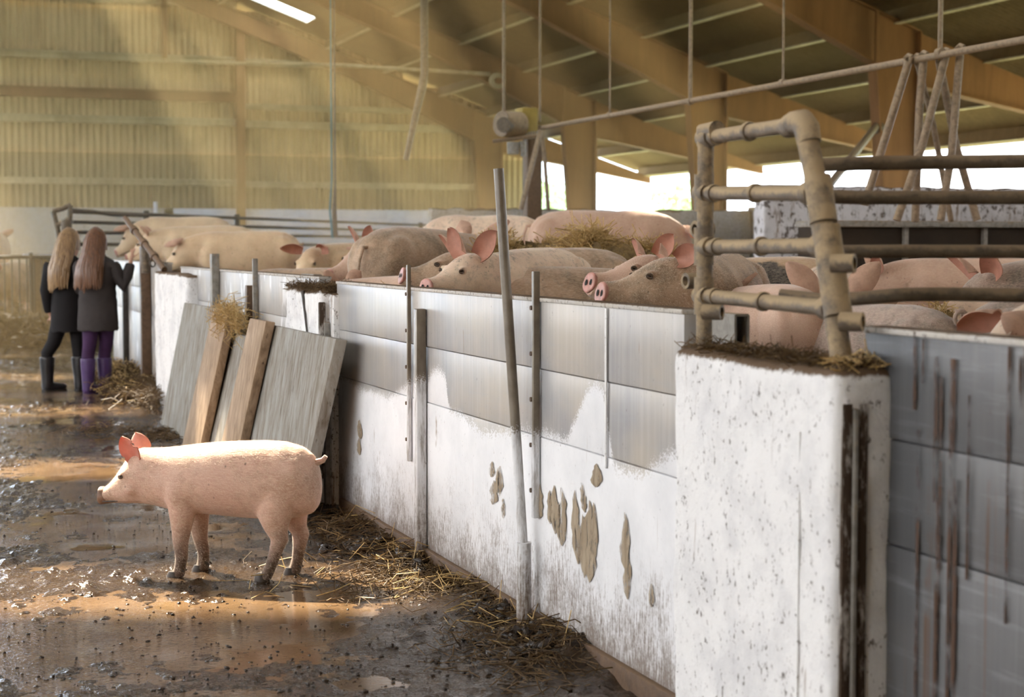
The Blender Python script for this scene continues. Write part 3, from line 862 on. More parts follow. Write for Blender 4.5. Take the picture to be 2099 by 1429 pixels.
# pillars
def pillar(u0, u1, ztop, X0, X1, mat, label, seed, amp=0.010, cuts=16, chips=None):
    ya, yb = onx(u1, 800, X0).y, onx(u0, 800, X0).y
    e = empty('concrete_pillar', ((X0 + X1) / 2, (ya + yb) / 2, 0), label=label, cat='pillar', group='concrete pillars of the pen wall')
    o = rough_box('shaft', (0, 0, ztop / 2), (X1 - X0, yb - ya, ztop), mat, e, cuts, amp, seed, 0.022)
    return e, o, ya, yb
XP = 1.735
def mat_mudfill():
    t = NT('caked_mud_strip'); p = t.pos()
    k = t.ramp(t.noise(t.mapv(p, (10, 10, 3)), 2.2, 6, 0.75), [(0.50, 0.0), (0.60, 1.0)])
    c = t.mix(k, (0.055, 0.035, 0.022), (0.42, 0.39, 0.36))
    return t.done(t.bsdf(c, 0.8, 0, t.bump(t.noise(p, 45, 5, 0.7), 0.8, 0.008), 0.3))
M['mudfill'] = mat_mudfill()
zp = onx(1550, 735, XP).z
pe, po, pya, pyb = pillar(1379, 1712, zp, XP, 1.885, M['pillar'], 'large near concrete pillar, whitewashed and speckled, carrying the pipe frame', 1.3, 0.007, 26)
# rusty steel channel bedded in the end face of the near pillar
m = MB(); m.box((XP + 0.042, pya - 0.004, zp * 0.47), (0.010, 0.022, zp * 0.90), bev=0.002); child(m, 'steel_channel', M['galv'], pe)
for dx in (-0.016, 0.020):
    m = MB(); m.box((XP + 0.042 + dx, pya - 0.002, zp * 0.47), (0.022, 0.012, zp * 0.92), bev=0.003); child(m, 'mud_filling', M['mudfill'], pe)
# shutter-board seam lines on its broad face
for u in (1641,):
    q = onx(u, 1000, XP); m = MB(); m.box((XP - 0.002, q.y, zp * 0.44), (0.005, 0.003, zp * 0.84)); child(m, 'casting_seam', M['pillar'], pe)
XQ = 1.79
zq = onx(650, 596, XQ).z
qe, qo, qya, qyb = pillar(587, 658, zq, XQ, 1.945, M['pillar'], 'broken-topped white pillar with straw on top, beside the leaning slabs', 2.7, 0.016, 22)
m = MB(); m.box((XQ + 0.098, qya - 0.03, zq * 0.775), (0.115, 0.10, zq * 0.43), bev=0.022); child(m, 'end_slab', M['pillar'], qe)
m = MB(); m.box((XQ + 0.085, qya - 0.02, zq * 0.28), (0.105, 0.08, zq * 0.56), bev=0.016); child(m, 'end_slab', M['pillar_dirty'], qe)
m = MB(); m.box((XQ + 0.025, qya - 0.012, zq * 0.44), (0.028, 0.05, zq * 0.84), bev=0.005); child(m, 'steel_channel', M['galv'], qe)
m = MB(); m.box((XQ + 0.006, qya - 0.004, zq * 0.55), (0.03, 0.03, zq * 0.8), bev=0.006); child(m, 'mud_filling', M['mudfill'], qe)
cy = onx(628, 650, XQ).y
m = MB(); m.tube([(XQ - 0.006, cy + 0.05, zq - 0.01), (XQ - 0.004, cy + 0.02, zq - 0.10), (XQ - 0.005, cy - 0.03, zq - 0.20), (XQ - 0.004, cy - 0.05, zq - 0.34)], [0.010, 0.007, 0.005, 0.003], 6); child(m, 'crack', M['muck'], qe)
XS = 1.78
zs_ = onx(350, 560, XS).z
se, so, sya, syb = pillar(319, 384, zs_, XS, 1.93, M['pillar'], 'white streaked pillar left of the leaning slabs, by the straw litter', 4.1, 0.012, 18)

# ---------------------------------------------------------------- slabs and battens leaning on the wall
def leaning(name, pts_bot, pts_top, th, mat, label, cat, group):
    """flat board between two foot corners and two top corners, thickness th towards the wall"""
    b0, b1 = [Vector(p) for p in pts_bot]; t0, t1 = [Vector(p) for p in pts_top]
    n = (b1 - b0).cross(t0 - b0).normalized()
    if n.x < 0: n = -n
    c = (b0 + b1 + t0 + t1) / 4
    bm = bmesh.new()
    vs = [bm.verts.new(p - c) for p in (b0, b1, t1, t0)] + [bm.verts.new(p - c + n * th) for p in (b0, b1, t1, t0)]
    for f in ((0, 1, 2, 3), (7, 6, 5, 4), (0, 4, 5, 1), (1, 5, 6, 2), (2, 6, 7, 3), (3, 7, 4, 0)): bm.faces.new([vs[i] for i in f])
    bmesh.ops.recalc_face_normals(bm, faces=bm.faces)
    bmesh.ops.bevel(bm, geom=list(bm.edges), offset=0.006, segments=2, profile=0.5, affect='EDGES')
    me = bpy.data.meshes.new(name); bm.to_mesh(me); bm.free(); me.shade_smooth(); me.set_sharp_from_angle(angle=R(40))
    o = link(name, me, mat, None, c)
    return tag(o, label, cat, group)
XF = 1.60                                   # foot line of the slabs
def foot(u): return onx(u, 1000, XF) * 1.0
def fpt(u, dx=0.0): p = onx(u, 1000, XF + dx); return Vector((XF + dx, p.y, 0.002))
XTOP = 1.735
leaning('concrete_slab', (fpt(604), fpt(474)), (onx(688, 694, XTOP), onx(546, 664, XTOP)), 0.055, M['slab'], 'widest grey slab leaning against the broken pillar, thick edge towards the camera', 'slab', 'slabs leaning on the pen wall')
leaning('concrete_slab', (fpt(470), fpt(402)), (onx(506, 690, XTOP), onx(465, 678, XTOP)), 0.05, M['slab'], 'short grey slab between the two wooden battens', 'slab', 'slabs leaning on the pen wall')
leaning('concrete_slab', (fpt(402), fpt(330)), (onx(468, 636, XTOP), onx(378, 620, XTOP)), 0.05, M['slab'], 'leftmost grey slab leaning beside the white streaked pillar', 'slab', 'slabs leaning on the pen wall')
leaning('wooden_batten', (fpt(473, -0.055), fpt(440, -0.055)), (onx(545, 658, XTOP - 0.055), onx(512, 652, XTOP - 0.055)), 0.05, M['wood'], 'brown wooden batten leaning beside the widest slab', 'plank', 'battens leaning on the pen wall')
leaning('wooden_batten', (fpt(405, -0.055), fpt(373, -0.055)), (onx(467, 644, XTOP - 0.055), onx(436, 638, XTOP - 0.055)), 0.05, M['wood'], 'brown wooden batten with straw caught on top', 'plank', 'battens leaning on the pen wall')

# ---------------------------------------------------------------- leaning pole in its socket by the wall
e = empty('leaning_pole', onz(1075, 1255, 0.0), label='tall grey steel pole leaning in a socket against the main wall', cat='pole')
def ch(m, name, mat, par): return child(m, name, mat, par)
pt_top = onx(1022, 346, WX - 0.10); pt_bot = onx(1072, 1112, WX - 0.045)
m = MB(); m.tube([pt_bot + (pt_bot - pt_top) * 0.06, pt_bot, (pt_bot + pt_top) / 2 + Vector((0, 0, 0)), pt_top], [0.0155, 0.0155, 0.0165, 0.0165], 14); ch(m, 'pole', M['post'], e)
sk = onx(1074, 1112, WX - 0.045)
m = MB(); m.tube([(sk.x, sk.y, -0.02), (sk.x, sk.y, sk.z)], 0.024, 14); ch(m, 'socket', M['post'], e)

# ---------------------------------------------------------------- pipe frame on the near pillar, and the gate rails hung from it
XG = 1.80
fe = empty('pipe_frame', (XG, (pya + pyb) / 2, zp), label='dust-caked pipe frame with clamps standing on the near pillar', cat='pipe frame')
def gp_(px, py): return onx(px, py, XG)
def collar(par, a, b, tpos, r, L=0.02, mat=None, name='collar'):
    a = Vector(a); b = Vector(b); c = a.lerp(b, tpos); d = (b - a).normalized()
    m = MB(); m.tube([c - d * L / 2, c - d * L * 0.3, c + d * L * 0.3, c + d * L / 2], [r * 0.93, r, r, r * 0.93], 14); ch(m, name, mat or M['pipe'], par)
Lt, Lb = gp_(1447, 272), gp_(1443, 706)
Rt, Rk, Rb = gp_(1646, 240), gp_(1672, 370), gp_(1728, 735)
Lb.z = zp - 0.01; Rb.z = zp - 0.01
rl, rr_ = 0.0195, 0.0235
m = MB(); m.tube([Lb, Lt], rl, 16); ch(m, 'upright', M['pipe'], fe)
m = MB(); bend = [Rb, Rk.lerp(Rb, 0.1), Rk, Rk.lerp(Rt, 0.55), Rt + Vector((0, 0, -0.012))]
m.tube(bend, rr_, 16); ch(m, 'upright', M['pipe'], fe)
m = MB(); el = [gp_(1612, 262), gp_(1628, 252), gp_(1644, 250), gp_(1655, 264), gp_(1660, 292)]
m.tube(el, [0.0235, 0.026, 0.0285, 0.027, 0.0245], 16); ch(m, 'elbow', M['pipe'], fe)
m = MB(); m.tube([gp_(1447, 300), gp_(1447, 268), gp_(1470, 266)], [0.0225, 0.024, 0.022], 14); ch(m, 'elbow', M['pipe'], fe)
rungs = [((1450, 282), (1630, 256)), ((1443, 396), (1668, 396)), ((1448, 506), (1690, 504)), ((1443, 606), (1706, 632))]
for (a, b) in rungs:
    A, B = gp_(*a), gp_(*b)
    m = MB(); m.tube([A, A.lerp(B, 0.5), B], [0.0165, 0.017, 0.0175], 14); ch(m, 'rung', M['pipe'], fe)
    collar(fe, A, B, 0.10, 0.0215, 0.018); collar(fe, A, B, 0.50, 0.0225, 0.016)
    collar(fe, A, B, 0.0, 0.0245, 0.05, name='tee_fitting'); collar(fe, A, B, 0.97, 0.026, 0.03, name='tee_fitting')
for py in (396, 505, 606):
    q = gp_(1443, py); m = MB(); m.tube([q + Vector((0, 0, 0.045)), q - Vector((0, 0, 0.045))], 0.0245, 14); ch(m, 'sleeve', M['pipe'], fe)
for (px, py) in ((1682, 410), (1700, 512), (1712, 600)):
    q = gp_(px, py); d = (Rb - Rk).normalized(); m = MB(); m.tube([q - d * 0.05, q + d * 0.05], 0.0295, 16); ch(m, 'sleeve', M['pipe'], fe)
for (px, py, dx, r) in ((1432, 470, -1, 0.021), (1413, 576, -1, 0.020), (1470, 640, 1, 0.019), (1740, 540, 1, 0.020), (1757, 660, 1, 0.020)):
    q = gp_(px, py); side = RIGHT * (0.9 * dx) - FWDH * 0.45
    side.normalize(); m = MB()
    n = 14; a = q - side * 0.035; b = q + side * 0.012
    # open tube end: outer and inner wall
    m.tube([a, b], r, n, cap=False); m.tube([a, b], r * 0.62, n, cap=False)
    t_ = side; u_ = t_.cross(Vector((0, 0, 1))).normalized(); v_ = t_.cross(u_)
    ro = [b + (u_ * math.cos(2 * PI * k / n) + v_ * math.sin(2 * PI * k / n)) * r for k in range(n)]
    ri = [b + (u_ * math.cos(2 * PI * k / n) + v_ * math.sin(2 * PI * k / n)) * r * 0.62 for k in range(n)]
    m.ring_loft([ro, ri], cap=False)
    ch(m, 'open_socket', M['pipe'], fe)
    m = MB(); c_ = q - side * 0.01
    m.add([c_ + (u_ * math.cos(2 * PI * k / n) + v_ * math.sin(2 * PI * k / n)) * r * 0.62 for k in range(n)], [tuple(range(n))]); ch(m, 'socket_bore', M['black'], fe)

ge = empty('rail_gate', at(1700, 600, 3.7) * 1.0, label='dull brown four-rail gate running right from the pipe frame', cat='gate')
def rail(pts, r): 
    m = MB(); m.tube([at(a, b, d) for a, b, d in pts], r, 14); ch(m, 'rail', M['pipe_dark'], ge)
rail([(1668, 338, 3.86), (1760, 335, 3.86), (2150, 330, 3.86)], 0.0165)
rail([(1660, 402, 3.86), (1760, 405, 3.86), (2150, 405, 3.86)], 0.0160)
rail([(1700, 516, 3.86), (1850, 515, 3.86), (2150, 516, 3.86)], 0.0155)
rail([(1600, 606, 3.95), (1690, 616, 3.9), (1760, 612, 3.86), (1850, 604, 3.86), (1950, 603, 3.86), (2150, 607, 3.86)], 0.0160)
m = MB(); m.tube([at(2145, 250, 3.86), at(2145, 700, 3.86)], 0.017, 12); ch(m, 'rail_stile', M['pipe_dark'], ge)
# ---------------------------------------------------------------- pigs
ADULT = dict(
    # x, top, bottom, half width ; from rump to snout, back height 0.80
    body=[(-.635, .60, .50, .035), (-.61, .68, .42, .115), (-.55, .755, .33, .175), (-.44, .80, .27, .215), (-.28, .818, .245, .235), (-.05, .815, .225, .243), (.15, .805, .235, .235), (.32, .795, .27, .215), (.45, .785, .31, .188), (.55, .778, .36, .163)],
    head=[(.63, .775, .405, .146), (.70, .765, .415, .137), (.765, .735, .42, .125), (.825, .685, .42, .108), (.88, .635, .425, .087), (.93, .60, .432, .070), (.98, .582, .440, .062), (1.015, .578, .448, .059)],
    pivot=(.56, 0, .58),
    front=dict(x=.36, y=.115, pts=[(.52, 0, .12, .075), (.40, 0, .095, .075), (.28, .005, .062, .055), (.20, .008, .048, .044), (.11, .0, .039, .037), (.05, .012, .043, .041), (.0, .02, .046, .044)]),
    hind=dict(x=-.44, y=.12, pts=[(.60, .02, .17, .10), (.46, .035, .155, .095), (.34, .02, .10, .07), (.25, -.035, .058, .05), (.17, -.045, .045, .04), (.10, -.03, .040, .037), (.05, -.01, .043, .041), (.0, .012, .046, .044)]),
    eye=(.815, .092, .645), earb=(.70, .085, .745), snout=(1.02, .512, .060, .052), tail=(-.625, .655))

def pig_ear(L, W, cup=0.35, bend=0.25, tip=0.12, nick=False):
    """leaf shaped ear, root at the origin, length along +z, open side facing +x"""
    ns, nt = 12, 9
    front, back = [], []
    for i in range(ns):
        s = i / (ns - 1)
        wid = W * (0.52 + 1.15 * s - 1.55 * s ** 2.4) if s < 0.98 else W * 0.06
        wid = max(wid, W * tip * (1 - s) + 0.002)
        rowf, rowb = [], []
        for j in range(nt):
            t = -1 + 2 * j / (nt - 1)
            y = t * wid * (1 - 0.12 * cup)
            x = -cup * W * (1 - t * t) * (1 - 0.55 * s) + bend * L * s * s
            z = L * s
            if nick and t > 0.55 and 0.52 < s < 0.68: y *= 0.62
            if nick and t < -0.6 and 0.2 < s < 0.34: y *= 0.8
            th = 0.0045 * (1 - 0.6 * s)
            rowf.append((x + th, y, z)); rowb.append((x - th, y * 1.02, z))
        front.append(rowf); back.append(rowb)
    V = [p for r in front for p in r] + [p for r in back for p in r]
    n0 = ns * nt; Fc = []; mi = []
    for i in range(ns - 1):
        for j in range(nt - 1):
            a = i * nt + j
            Fc.append((a, a + 1, a + nt + 1, a + nt)); mi.append(0)
            Fc.append((n0 + a, n0 + a + nt, n0 + a + nt + 1, n0 + a + 1)); mi.append(1)
        for j in (0, nt - 1):
            a = i * nt + j; Fc.append((a, a + nt, n0 + a + nt, n0 + a)); mi.append(1)
    for i in (0, ns - 1):
        for j in range(nt - 1):
            a = i * nt + j; Fc.append((a, n0 + a, n0 + a + 1, a + 1)); mi.append(1)
    m = MB()
    m.v = V; m.f = Fc; m.m = mi
    return m

def ring(cx, zc, hz, hy, M3=None, piv=None, n=26, e=0.92):
    P = []
    for k in range(n):
        a = 2 * PI * k / n
        c, s = math.cos(a), math.sin(a)
        y = hy * math.copysign(abs(c) ** e, c); z = zc + hz * math.copysign(abs(s) ** e, s)
        # heavier below than above
        y *= 1.0 - 0.10 * max(s, 0)
        p = Vector((cx, y, z))
        if M3 is not None: p = piv + M3 @ (p - piv)
        P.append(p)
    return P

def make_pig(loc, rz, label, skin, S=ADULT, scale=1.0, hy=0, hp=0, hr=0, ear=dict(), legs=True, tail=None, voxel=0.016, group='pigs in the straw pen', name='pig', legang=(0, 0, 0, 0), earmat=None, fat=1.0, it=4, earp=None, hoofs=False, snoutmat=None, earout=None):
    e = empty(name, loc, rz, label, 'pig', group)
    piv = Vector(S['pivot'])
    full = Euler((R(hr), -R(hp), R(hy))).to_matrix()
    def part_rot(f): return Matrix.Identity(3).to_quaternion().slerp(full.to_quaternion(), f).to_matrix()
    mb = MB(); rings = []
    nb = len(S['body'])
    for i, (x, t, b, w) in enumerate(S['body']):
        f = max(0.0, (i - (nb - 4)) / 4.0) * 0.75
        rings.append(ring(x, (t + b) / 2, (t - b) / 2, w * fat, part_rot(f) if f > 0 else None, piv))
    for x, t, b, w in S['head']:
        rings.append(ring(x, (t + b) / 2, (t - b) / 2, w, full, piv, e=0.95))
    mb.ring_loft(rings)
    def H_(p): return piv + full @ (Vector(p) - piv)
    if legs:
        for key, sgn, an in (('front', 1, legang[0]), ('front', -1, legang[1]), ('hind', 1, legang[2]), ('hind', -1, legang[3])):
            L = S[key]; rg = []
            ztop = L['pts'][0][0]
            for (z, dx, rx, ry) in L['pts']:
                off = math.tan(R(an)) * (ztop - z)
                rg.append([Vector((L['x'] + dx + off + rx * math.cos(2 * PI * k / 14), sgn * L['y'] + ry * math.sin(2 * PI * k / 14) - sgn * 0.02 * (z > .4), z)) for k in range(14)])
            mb.ring_loft(rg)
    # cheeks and brow give the head its planes
    q_ = S.get('k', 1.0)
    for s in (1, -1):
        ex, ey, ez = S['eye']
        br = [H_((ex + q_ * (-0.035 + 0.012 * k), s * (ey + 0.002 * q_), ez + q_ * (0.024 - 0.003 * k))) for k in range(6)]
        mb.tube(br, [q_ * a for a in (0.006, 0.012, 0.015, 0.015, 0.012, 0.006)], 8)
        ck = [H_((ex + q_ * (-0.11 + 0.035 * k), s * (ey - 0.012 * q_), ez + q_ * (-0.115 + 0.008 * k))) for k in range(4)]
        mb.tube(ck, [q_ * a for a in (0.03, 0.048, 0.046, 0.03)], 8)
    for (a_, b_, rx_, rz_) in S.get('bulge', [(-.42, .56, .19, .20), (.36, .52, .17, .20)]):
        for s in (1, -1):
            yy = S.get('by', .135); rg = []
            for i in range(7):
                an_ = -PI / 2 + PI * i / 6
                rg.append([Vector((a_ + rx_ * math.cos(an_) * math.cos(2 * PI * k / 14), s * (yy + S.get('bw', .095) * math.sin(an_)), b_ + rz_ * math.cos(an_) * math.sin(2 * PI * k / 14))) for k in range(14)])
            mb.ring_loft(rg)
    me = remeshed(mb, 'body', voxel, it)
    link('body', me, skin, e)
    # ears
    E = dict(L=0.21, W=0.085, out=38, fwd=25, cup=0.5, bend=0.25, twist=25, nick=False, asym=0); E.update(ear)
    bx, by, bz = earp or S['earb']
    for s in (1, -1):
        m = pig_ear(E['L'], E['W'], E['cup'], E['bend'], nick=E['nick'])
        Rm = full @ Matrix.Rotation(R(-s * (E['out'] + s * E['asym'])), 3, 'X') @ Matrix.Rotation(R(E['fwd']), 3, 'Y') @ Matrix.Rotation(R(s * E['twist']), 3, 'Z')
        o = m.build('ear', [earmat or M['ear'], earout or M['ear_outer']], e, angle=60)
        o.matrix_basis = Matrix.Translation(H_((bx, s * by, bz))) @ Rm.to_4x4()
    # eyes
    for s in (1, -1):
        ex, ey, ez = S['eye']
        m = MB(); rg = []
        for i in range(7):
            a = -PI / 2 + PI * i / 6; rg.append([q_ * Vector((0.011 * math.cos(a) * math.cos(2 * PI * k / 12), 0.010 * math.sin(a), 0.009 * math.cos(a) * math.sin(2 * PI * k / 12))) for k in range(12)])
        m.ring_loft(rg)
        c = H_((ex + 0.008 * q_, s * (ey + 0.003 * q_), ez - 0.003 * q_))
        o = m.build('eye', M['eye'], e); o.matrix_basis = Matrix.Translation(c) @ full.to_4x4()
        m = MB()
        for sg in (1, -1):
            pts = []
            for k in range(7):
                a = PI * k / 6; pts.append((q_ * 0.017 * math.cos(a), q_ * s * (0.004 + 0.006 * math.sin(a)), q_ * (sg * 0.0095 * math.sin(a) - 0.001)))
            m.tube(pts, [q_ * a for a in (0.003, 0.005, 0.0065, 0.007, 0.0065, 0.005, 0.003)], 6)
        o = m.build('eyelid', skin, e); o.matrix_basis = Matrix.Translation(c) @ full.to_4x4()
    # snout disc with two nostrils
    sx, sz, sw, sh = S['snout']
    m = MB(); n = 20
    def dr(x, k): return [Vector((x, sw * k * math.cos(2 * PI * i / n), sh * k * math.sin(2 * PI * i / n) + (0.006 if math.sin(2 * PI * i / n) > 0.5 else 0))) for i in range(n)]
    m.ring_loft([dr(-0.035, 0.90), dr(-0.012, 1.0), dr(-0.002, 1.07), dr(0.006, 1.02), dr(0.007, 0.8), dr(0.004, 0.4)])
    o = m.build('snout', snoutmat or M['snout'], e, angle=70); o.matrix_basis = Matrix.Translation(H_((sx - 0.004, 0, sz))) @ full.to_4x4()
    sn = o
    for s in (1, -1):
        m = MB(); m.add([Vector((0.0085, s * sw * 0.42 + sw * 0.20 * math.cos(2 * PI * i / 12), sh * 0.05 + sh * 0.34 * math.sin(2 * PI * i / 12))) for i in range(12)] + [Vector((0.0045, s * sw * 0.42, sh * 0.05))], [(i, (i + 1) % 12, 12) for i in range(12)])
        m.build('nostril', M['black'], sn)
    # mouth line
    for s in (1, -1):
        hx_ = S['head']; x9, t9, b9, w9 = hx_[-2]; x6, t6, b6, w6 = hx_[-5]
        m = MB(); m.tube([H_((x9 + (x6 - x9) * f, s * (w9 + (w6 - w9) * f) * 0.93, b9 + (b6 - b9) * f + (t9 - b9) * (0.16 + 0.10 * f))) for f in (0, 0.35, 0.7, 1.0)], [0.004 * q_, 0.006 * q_, 0.006 * q_, 0.003 * q_], 6)
        m.build('mouth_line', M['hoof'], e)
    # tail
    tx, tz = S['tail']
    if tail == 'curl':
        pts = [(tx + 0.02, 0, tz)]; r0 = 0.036
        for k in range(15):
            a = -PI / 2 + 2 * PI * k / 11
            pts.append((tx - 0.035 - r0 * (1 + math.sin(a)) * 0.9 + 0.0, 0.004 * k - 0.01, tz + 0.03 + r0 * math.cos(a) * 1.1 + 0.01))
    elif tail == 'stub':
        pts = [(tx + 0.03, 0, tz - 0.012), (tx, 0, tz), (tx - 0.022, 0, tz + 0.008), (tx - 0.034, 0.0, tz + 0.024)]
    elif tail == 'hang':
        pts = [(tx + 0.03, 0, tz + 0.02), (tx - 0.02, 0, tz + 0.02), (tx - 0.045, 0.01, tz - 0.06), (tx - 0.05, 0.02, tz - 0.14), (tx - 0.045, 0.02, tz - 0.19)]
    else: pts = None
    if pts:
        m = MB(); k = len(pts); m.tube(pts, [0.016 - 0.009 * i / (k - 1) for i in range(k)] if tail != 'stub' else [0.017, 0.0135, 0.011, 0.008], 8)
        m.build('tail', skin, e)
    if hoofs:
        for key, sgn, an in (('front', 1, legang[0]), ('front', -1, legang[1]), ('hind', 1, legang[2]), ('hind', -1, legang[3])):
            L = S[key]; z0, dx, rx, ry = L['pts'][-1]; off = math.tan(R(an)) * (L['pts'][0][0] - z0)
            for c2 in (1, -1):
                m = MB(); cx = L['x'] + dx + off + 0.006; cy = sgn * L['y'] + c2 * ry * 0.5
                m.ring_loft([[Vector((cx + q * (rx * 0.95 * math.cos(2 * PI * k / 10) + 0.004), cy + q * ry * 0.50 * math.sin(2 * PI * k / 10), zz)) for k in range(10)] for zz, q in ((-0.002, 1.1), (0.014, 1.0), (0.030, 0.72))])
                m.build('hoof', M['hoof'], e)
                m = MB(); m.tube([(cx - rx * 0.8, cy, 0.045), (cx - rx * 1.5, cy + c2 * 0.003, 0.030)], [0.007, 0.003], 6); m.build('dewclaw', M['hoof'], e)
    e.scale = (scale,) * 3
    return e

# ---- the young pig standing in the aisle
KP = 0.001861
def hz(px): return (430 - px) * KP
def vz(py): return (1183 - py) * KP
HERO = dict(
    body=[(hz(662), vz(985), vz(1012), .020), (hz(656), vz(952), vz(1035), .062), (hz(646), vz(930), vz(1048), .088), (hz(625), vz(914), vz(1056), .112), (hz(590), vz(904), vz(1060), .124), (hz(545), vz(902), vz(1062), .126), (hz(495), vz(904), vz(1060), .130), (hz(445), vz(907), vz(1056), .130), (hz(400), vz(912), vz(1053), .122), (hz(365), vz(917), vz(1050), .110), (hz(335), vz(920), vz(1044), .096)],
    head=[(hz(310), vz(921), vz(1039), .089), (hz(288), vz(921), vz(1036), .085), (hz(272), vz(927), vz(1036), .080), (hz(258), vz(943), vz(1037), .072), (hz(245), vz(961), vz(1037), .060), (hz(232), vz(979), vz(1036), .048), (hz(219), vz(995), vz(1036), .040), (hz(208), vz(1003), vz(1037), .036), (hz(201), vz(1008), vz(1037), .035)],
    pivot=(hz(315), 0, vz(985)),
    front=dict(x=hz(385), y=.070, pts=[(vz(1020), .0, .062, .045), (vz(1050), .0, .052, .042), (vz(1085), .002, .038, .033), (vz(1110), .004, .030, .028), (vz(1140), -.002, .024, .023), (vz(1160), .004, .023, .024), (vz(1172), .010, .026, .026), (0.004, .016, .027, .027)]),
    hind=dict(x=hz(595), y=.068, pts=[(vz(985), .010, .092, .056), (vz(1020), .016, .088, .056), (vz(1055), .022, .064, .046), (vz(1080), .012, .044, .038), (vz(1098), -.006, .034, .031), (vz(1125), .006, .026, .026), (vz(1150), .018, .023, .024), (vz(1168), .030, .025, .026), (0.004, .040, .027, .027)]),
    k=0.52, by=.066, bw=.056, bulge=[(hz(603), vz(985), .088, .105), (hz(383), vz(1005), .075, .085)], eye=(hz(257), .066, vz(976)), earb=(hz(283), .056, vz(947)), snout=(hz(198), vz(1023), .036, .030), tail=(hz(655), vz(945)))
M['skin_hero'] = mat_skin('young_pig_skin', (0.62, 0.40, 0.31), 0.80, (0.36, 0.215, 0.14), None, True, 0.15, (0.50, 0.295, 0.225), (0.06, 0.21))
pc = at(432, 1180, 0) ; pc = onz(432, 1181, 0.0)
hdir = -RIGHT * math.cos(R(8)) + FWDH * math.sin(R(8))
hero = make_pig(pc, math.atan2(hdir.y, hdir.x), 'clean pink young pig standing alone in the wet aisle', M['skin_hero'], HERO, 1.0, hy=0, hp=0,
                ear=dict(L=0.108, W=0.050, out=10, fwd=24, cup=0.35, bend=0.02, twist=80, nick=True), tail='stub', voxel=0.0075, group='', name='young_pig', legang=(2, -8, 6, -6), earmat=M['ear_hero'], earout=M['ear_hero'], it=5, hoofs=True, snoutmat=simple('muddy_snout', (0.30, 0.17, 0.11), 0.45, 0.5, 30, bump=0.3))
if 'group' in hero: del hero['group']

# ---- pigs in the pens
M['skin_a'] = mat_skin('pig_skin_pale', (0.76, 0.60, 0.45), 0.42, (0.30, 0.23, 0.14), back=0.75, blotch=(0.55, 0.38, 0.27), sss=0.1)
M['skin_b'] = mat_skin('pig_skin_pink', (0.58, 0.385, 0.285), 0.42, (0.24, 0.16, 0.10), blotch=(0.42, 0.26, 0.18), sss=0.1)
M['skin_c'] = mat_skin('pig_skin_muddy', (0.42, 0.285, 0.185), 0.80, (0.15, 0.10, 0.055), blotch=(0.33, 0.21, 0.13), back=0.5, sss=0.05)
M['skin_d'] = mat_skin('pig_skin_tan', (0.64, 0.47, 0.29), 0.45, (0.30, 0.20, 0.10), blotch=(0.46, 0.31, 0.18), sss=0.1)
M['skin_e'] = mat_skin('pig_skin_spotted', (0.50, 0.33, 0.19), 0.35, spots=((-.03, .22, .62), .21), blotch=(0.45, 0.28, 0.16), sss=0.05)
M['skin_f'] = mat_skin('pig_skin_greyish', (0.36, 0.26, 0.21), 0.75, (0.12, 0.10, 0.085), back=0.8, blotch=(0.30, 0.21, 0.17), sss=0.05)
PIGS = []
MOVED = {}
def pen_pig(ref, px, py, d, phi, label, skin, scale=1.0, hy=0, hp=0, hr=0, **k):
    """ref: which point of the pig shows at px,py and distance d; phi: 0 faces image right, 90 away, 180 left, 270 to us"""
    S = ADULT; piv = Vector(S['pivot'])
    full = Euler((R(hr), -R(hp), R(hy))).to_matrix()
    loc_ = {'snout': piv + full @ (Vector((1.02, 0, .512)) - piv), 'poll': piv + full @ (Vector((.70, 0, .765)) - piv), 'back': Vector((0, 0, .815)), 'tail': Vector((-.625, 0, .66))}[ref]
    dr = RIGHT * math.cos(R(phi)) + FWDH * math.sin(R(phi))
    rz = math.atan2(dr.y, dr.x)
    Mz = Matrix.Rotation(rz, 3, 'Z')
    # keep it wholly inside the pen: step it back until it clears the wall
    ext = [Vector((x, y, z)) for x in (-.64, .5) for y in (-.24, .24) for z in (.3,)] + [piv + full @ (Vector((1.03, y, .51)) - piv) for y in (-.07, .07)] + [piv + full @ (Vector((.7, y, .6)) - piv) for y in (-.15, .15)]
    for _ in range(60):
        b = at(px, py, d); loc = b - Mz @ (loc_ * scale)
        if min((loc + Mz @ (q * scale)).x for q in ext) > WX + 0.09: break
        MOVED[label] = d
        d *= 1.01; scale *= 1.006
    PIGS.append(loc)
    return make_pig(loc, rz, label, M[skin], scale=scale, hy=hy, hp=hp, hr=hr, **k)
pen_pig('snout', 872, 590, 6.95, 236, 'pale pig with big upright pink ears looking over the main wall', 'skin_a', 0.64, hy=-14, hp=6, hr=-3, voxel=0.014, ear=dict(L=0.235, W=0.105, out=40, fwd=-4, cup=0.5, bend=0.04, twist=10), tail='hang')
pen_pig('snout', 822, 566, 8.0, 196, 'pig showing only its muzzle and one ear tip behind the pale pig', 'skin_c', 0.70, hy=0, hp=14, voxel=0.02, ear=dict(L=0.17, W=0.08, out=35, fwd=20))
pen_pig('tail', 748, 512, 9.4, 58, 'mud-brown pig turned away with a drooping tail', 'skin_c', 0.84, tail='hang', voxel=0.02)
pen_pig('snout', 674, 566, 10.0, 212, 'pinkish pig with narrow raised ears looking left behind the wall', 'skin_b', 0.70, hy=0, hp=-4, voxel=0.018, ear=dict(out=30, fwd=-10, L=0.2))
pen_pig('poll', 636, 510, 12.6, 214, 'tan pig with spread ears facing us in the row behind', 'skin_d', 0.78, hy=34, hp=-8, voxel=0.02, ear=dict(out=68, fwd=25))
pen_pig('back', 625, 549, 11.2, 172, 'pig lying low with only a dirty back showing over the wall', 'skin_c', 0.58, hp=-20, voxel=0.022)
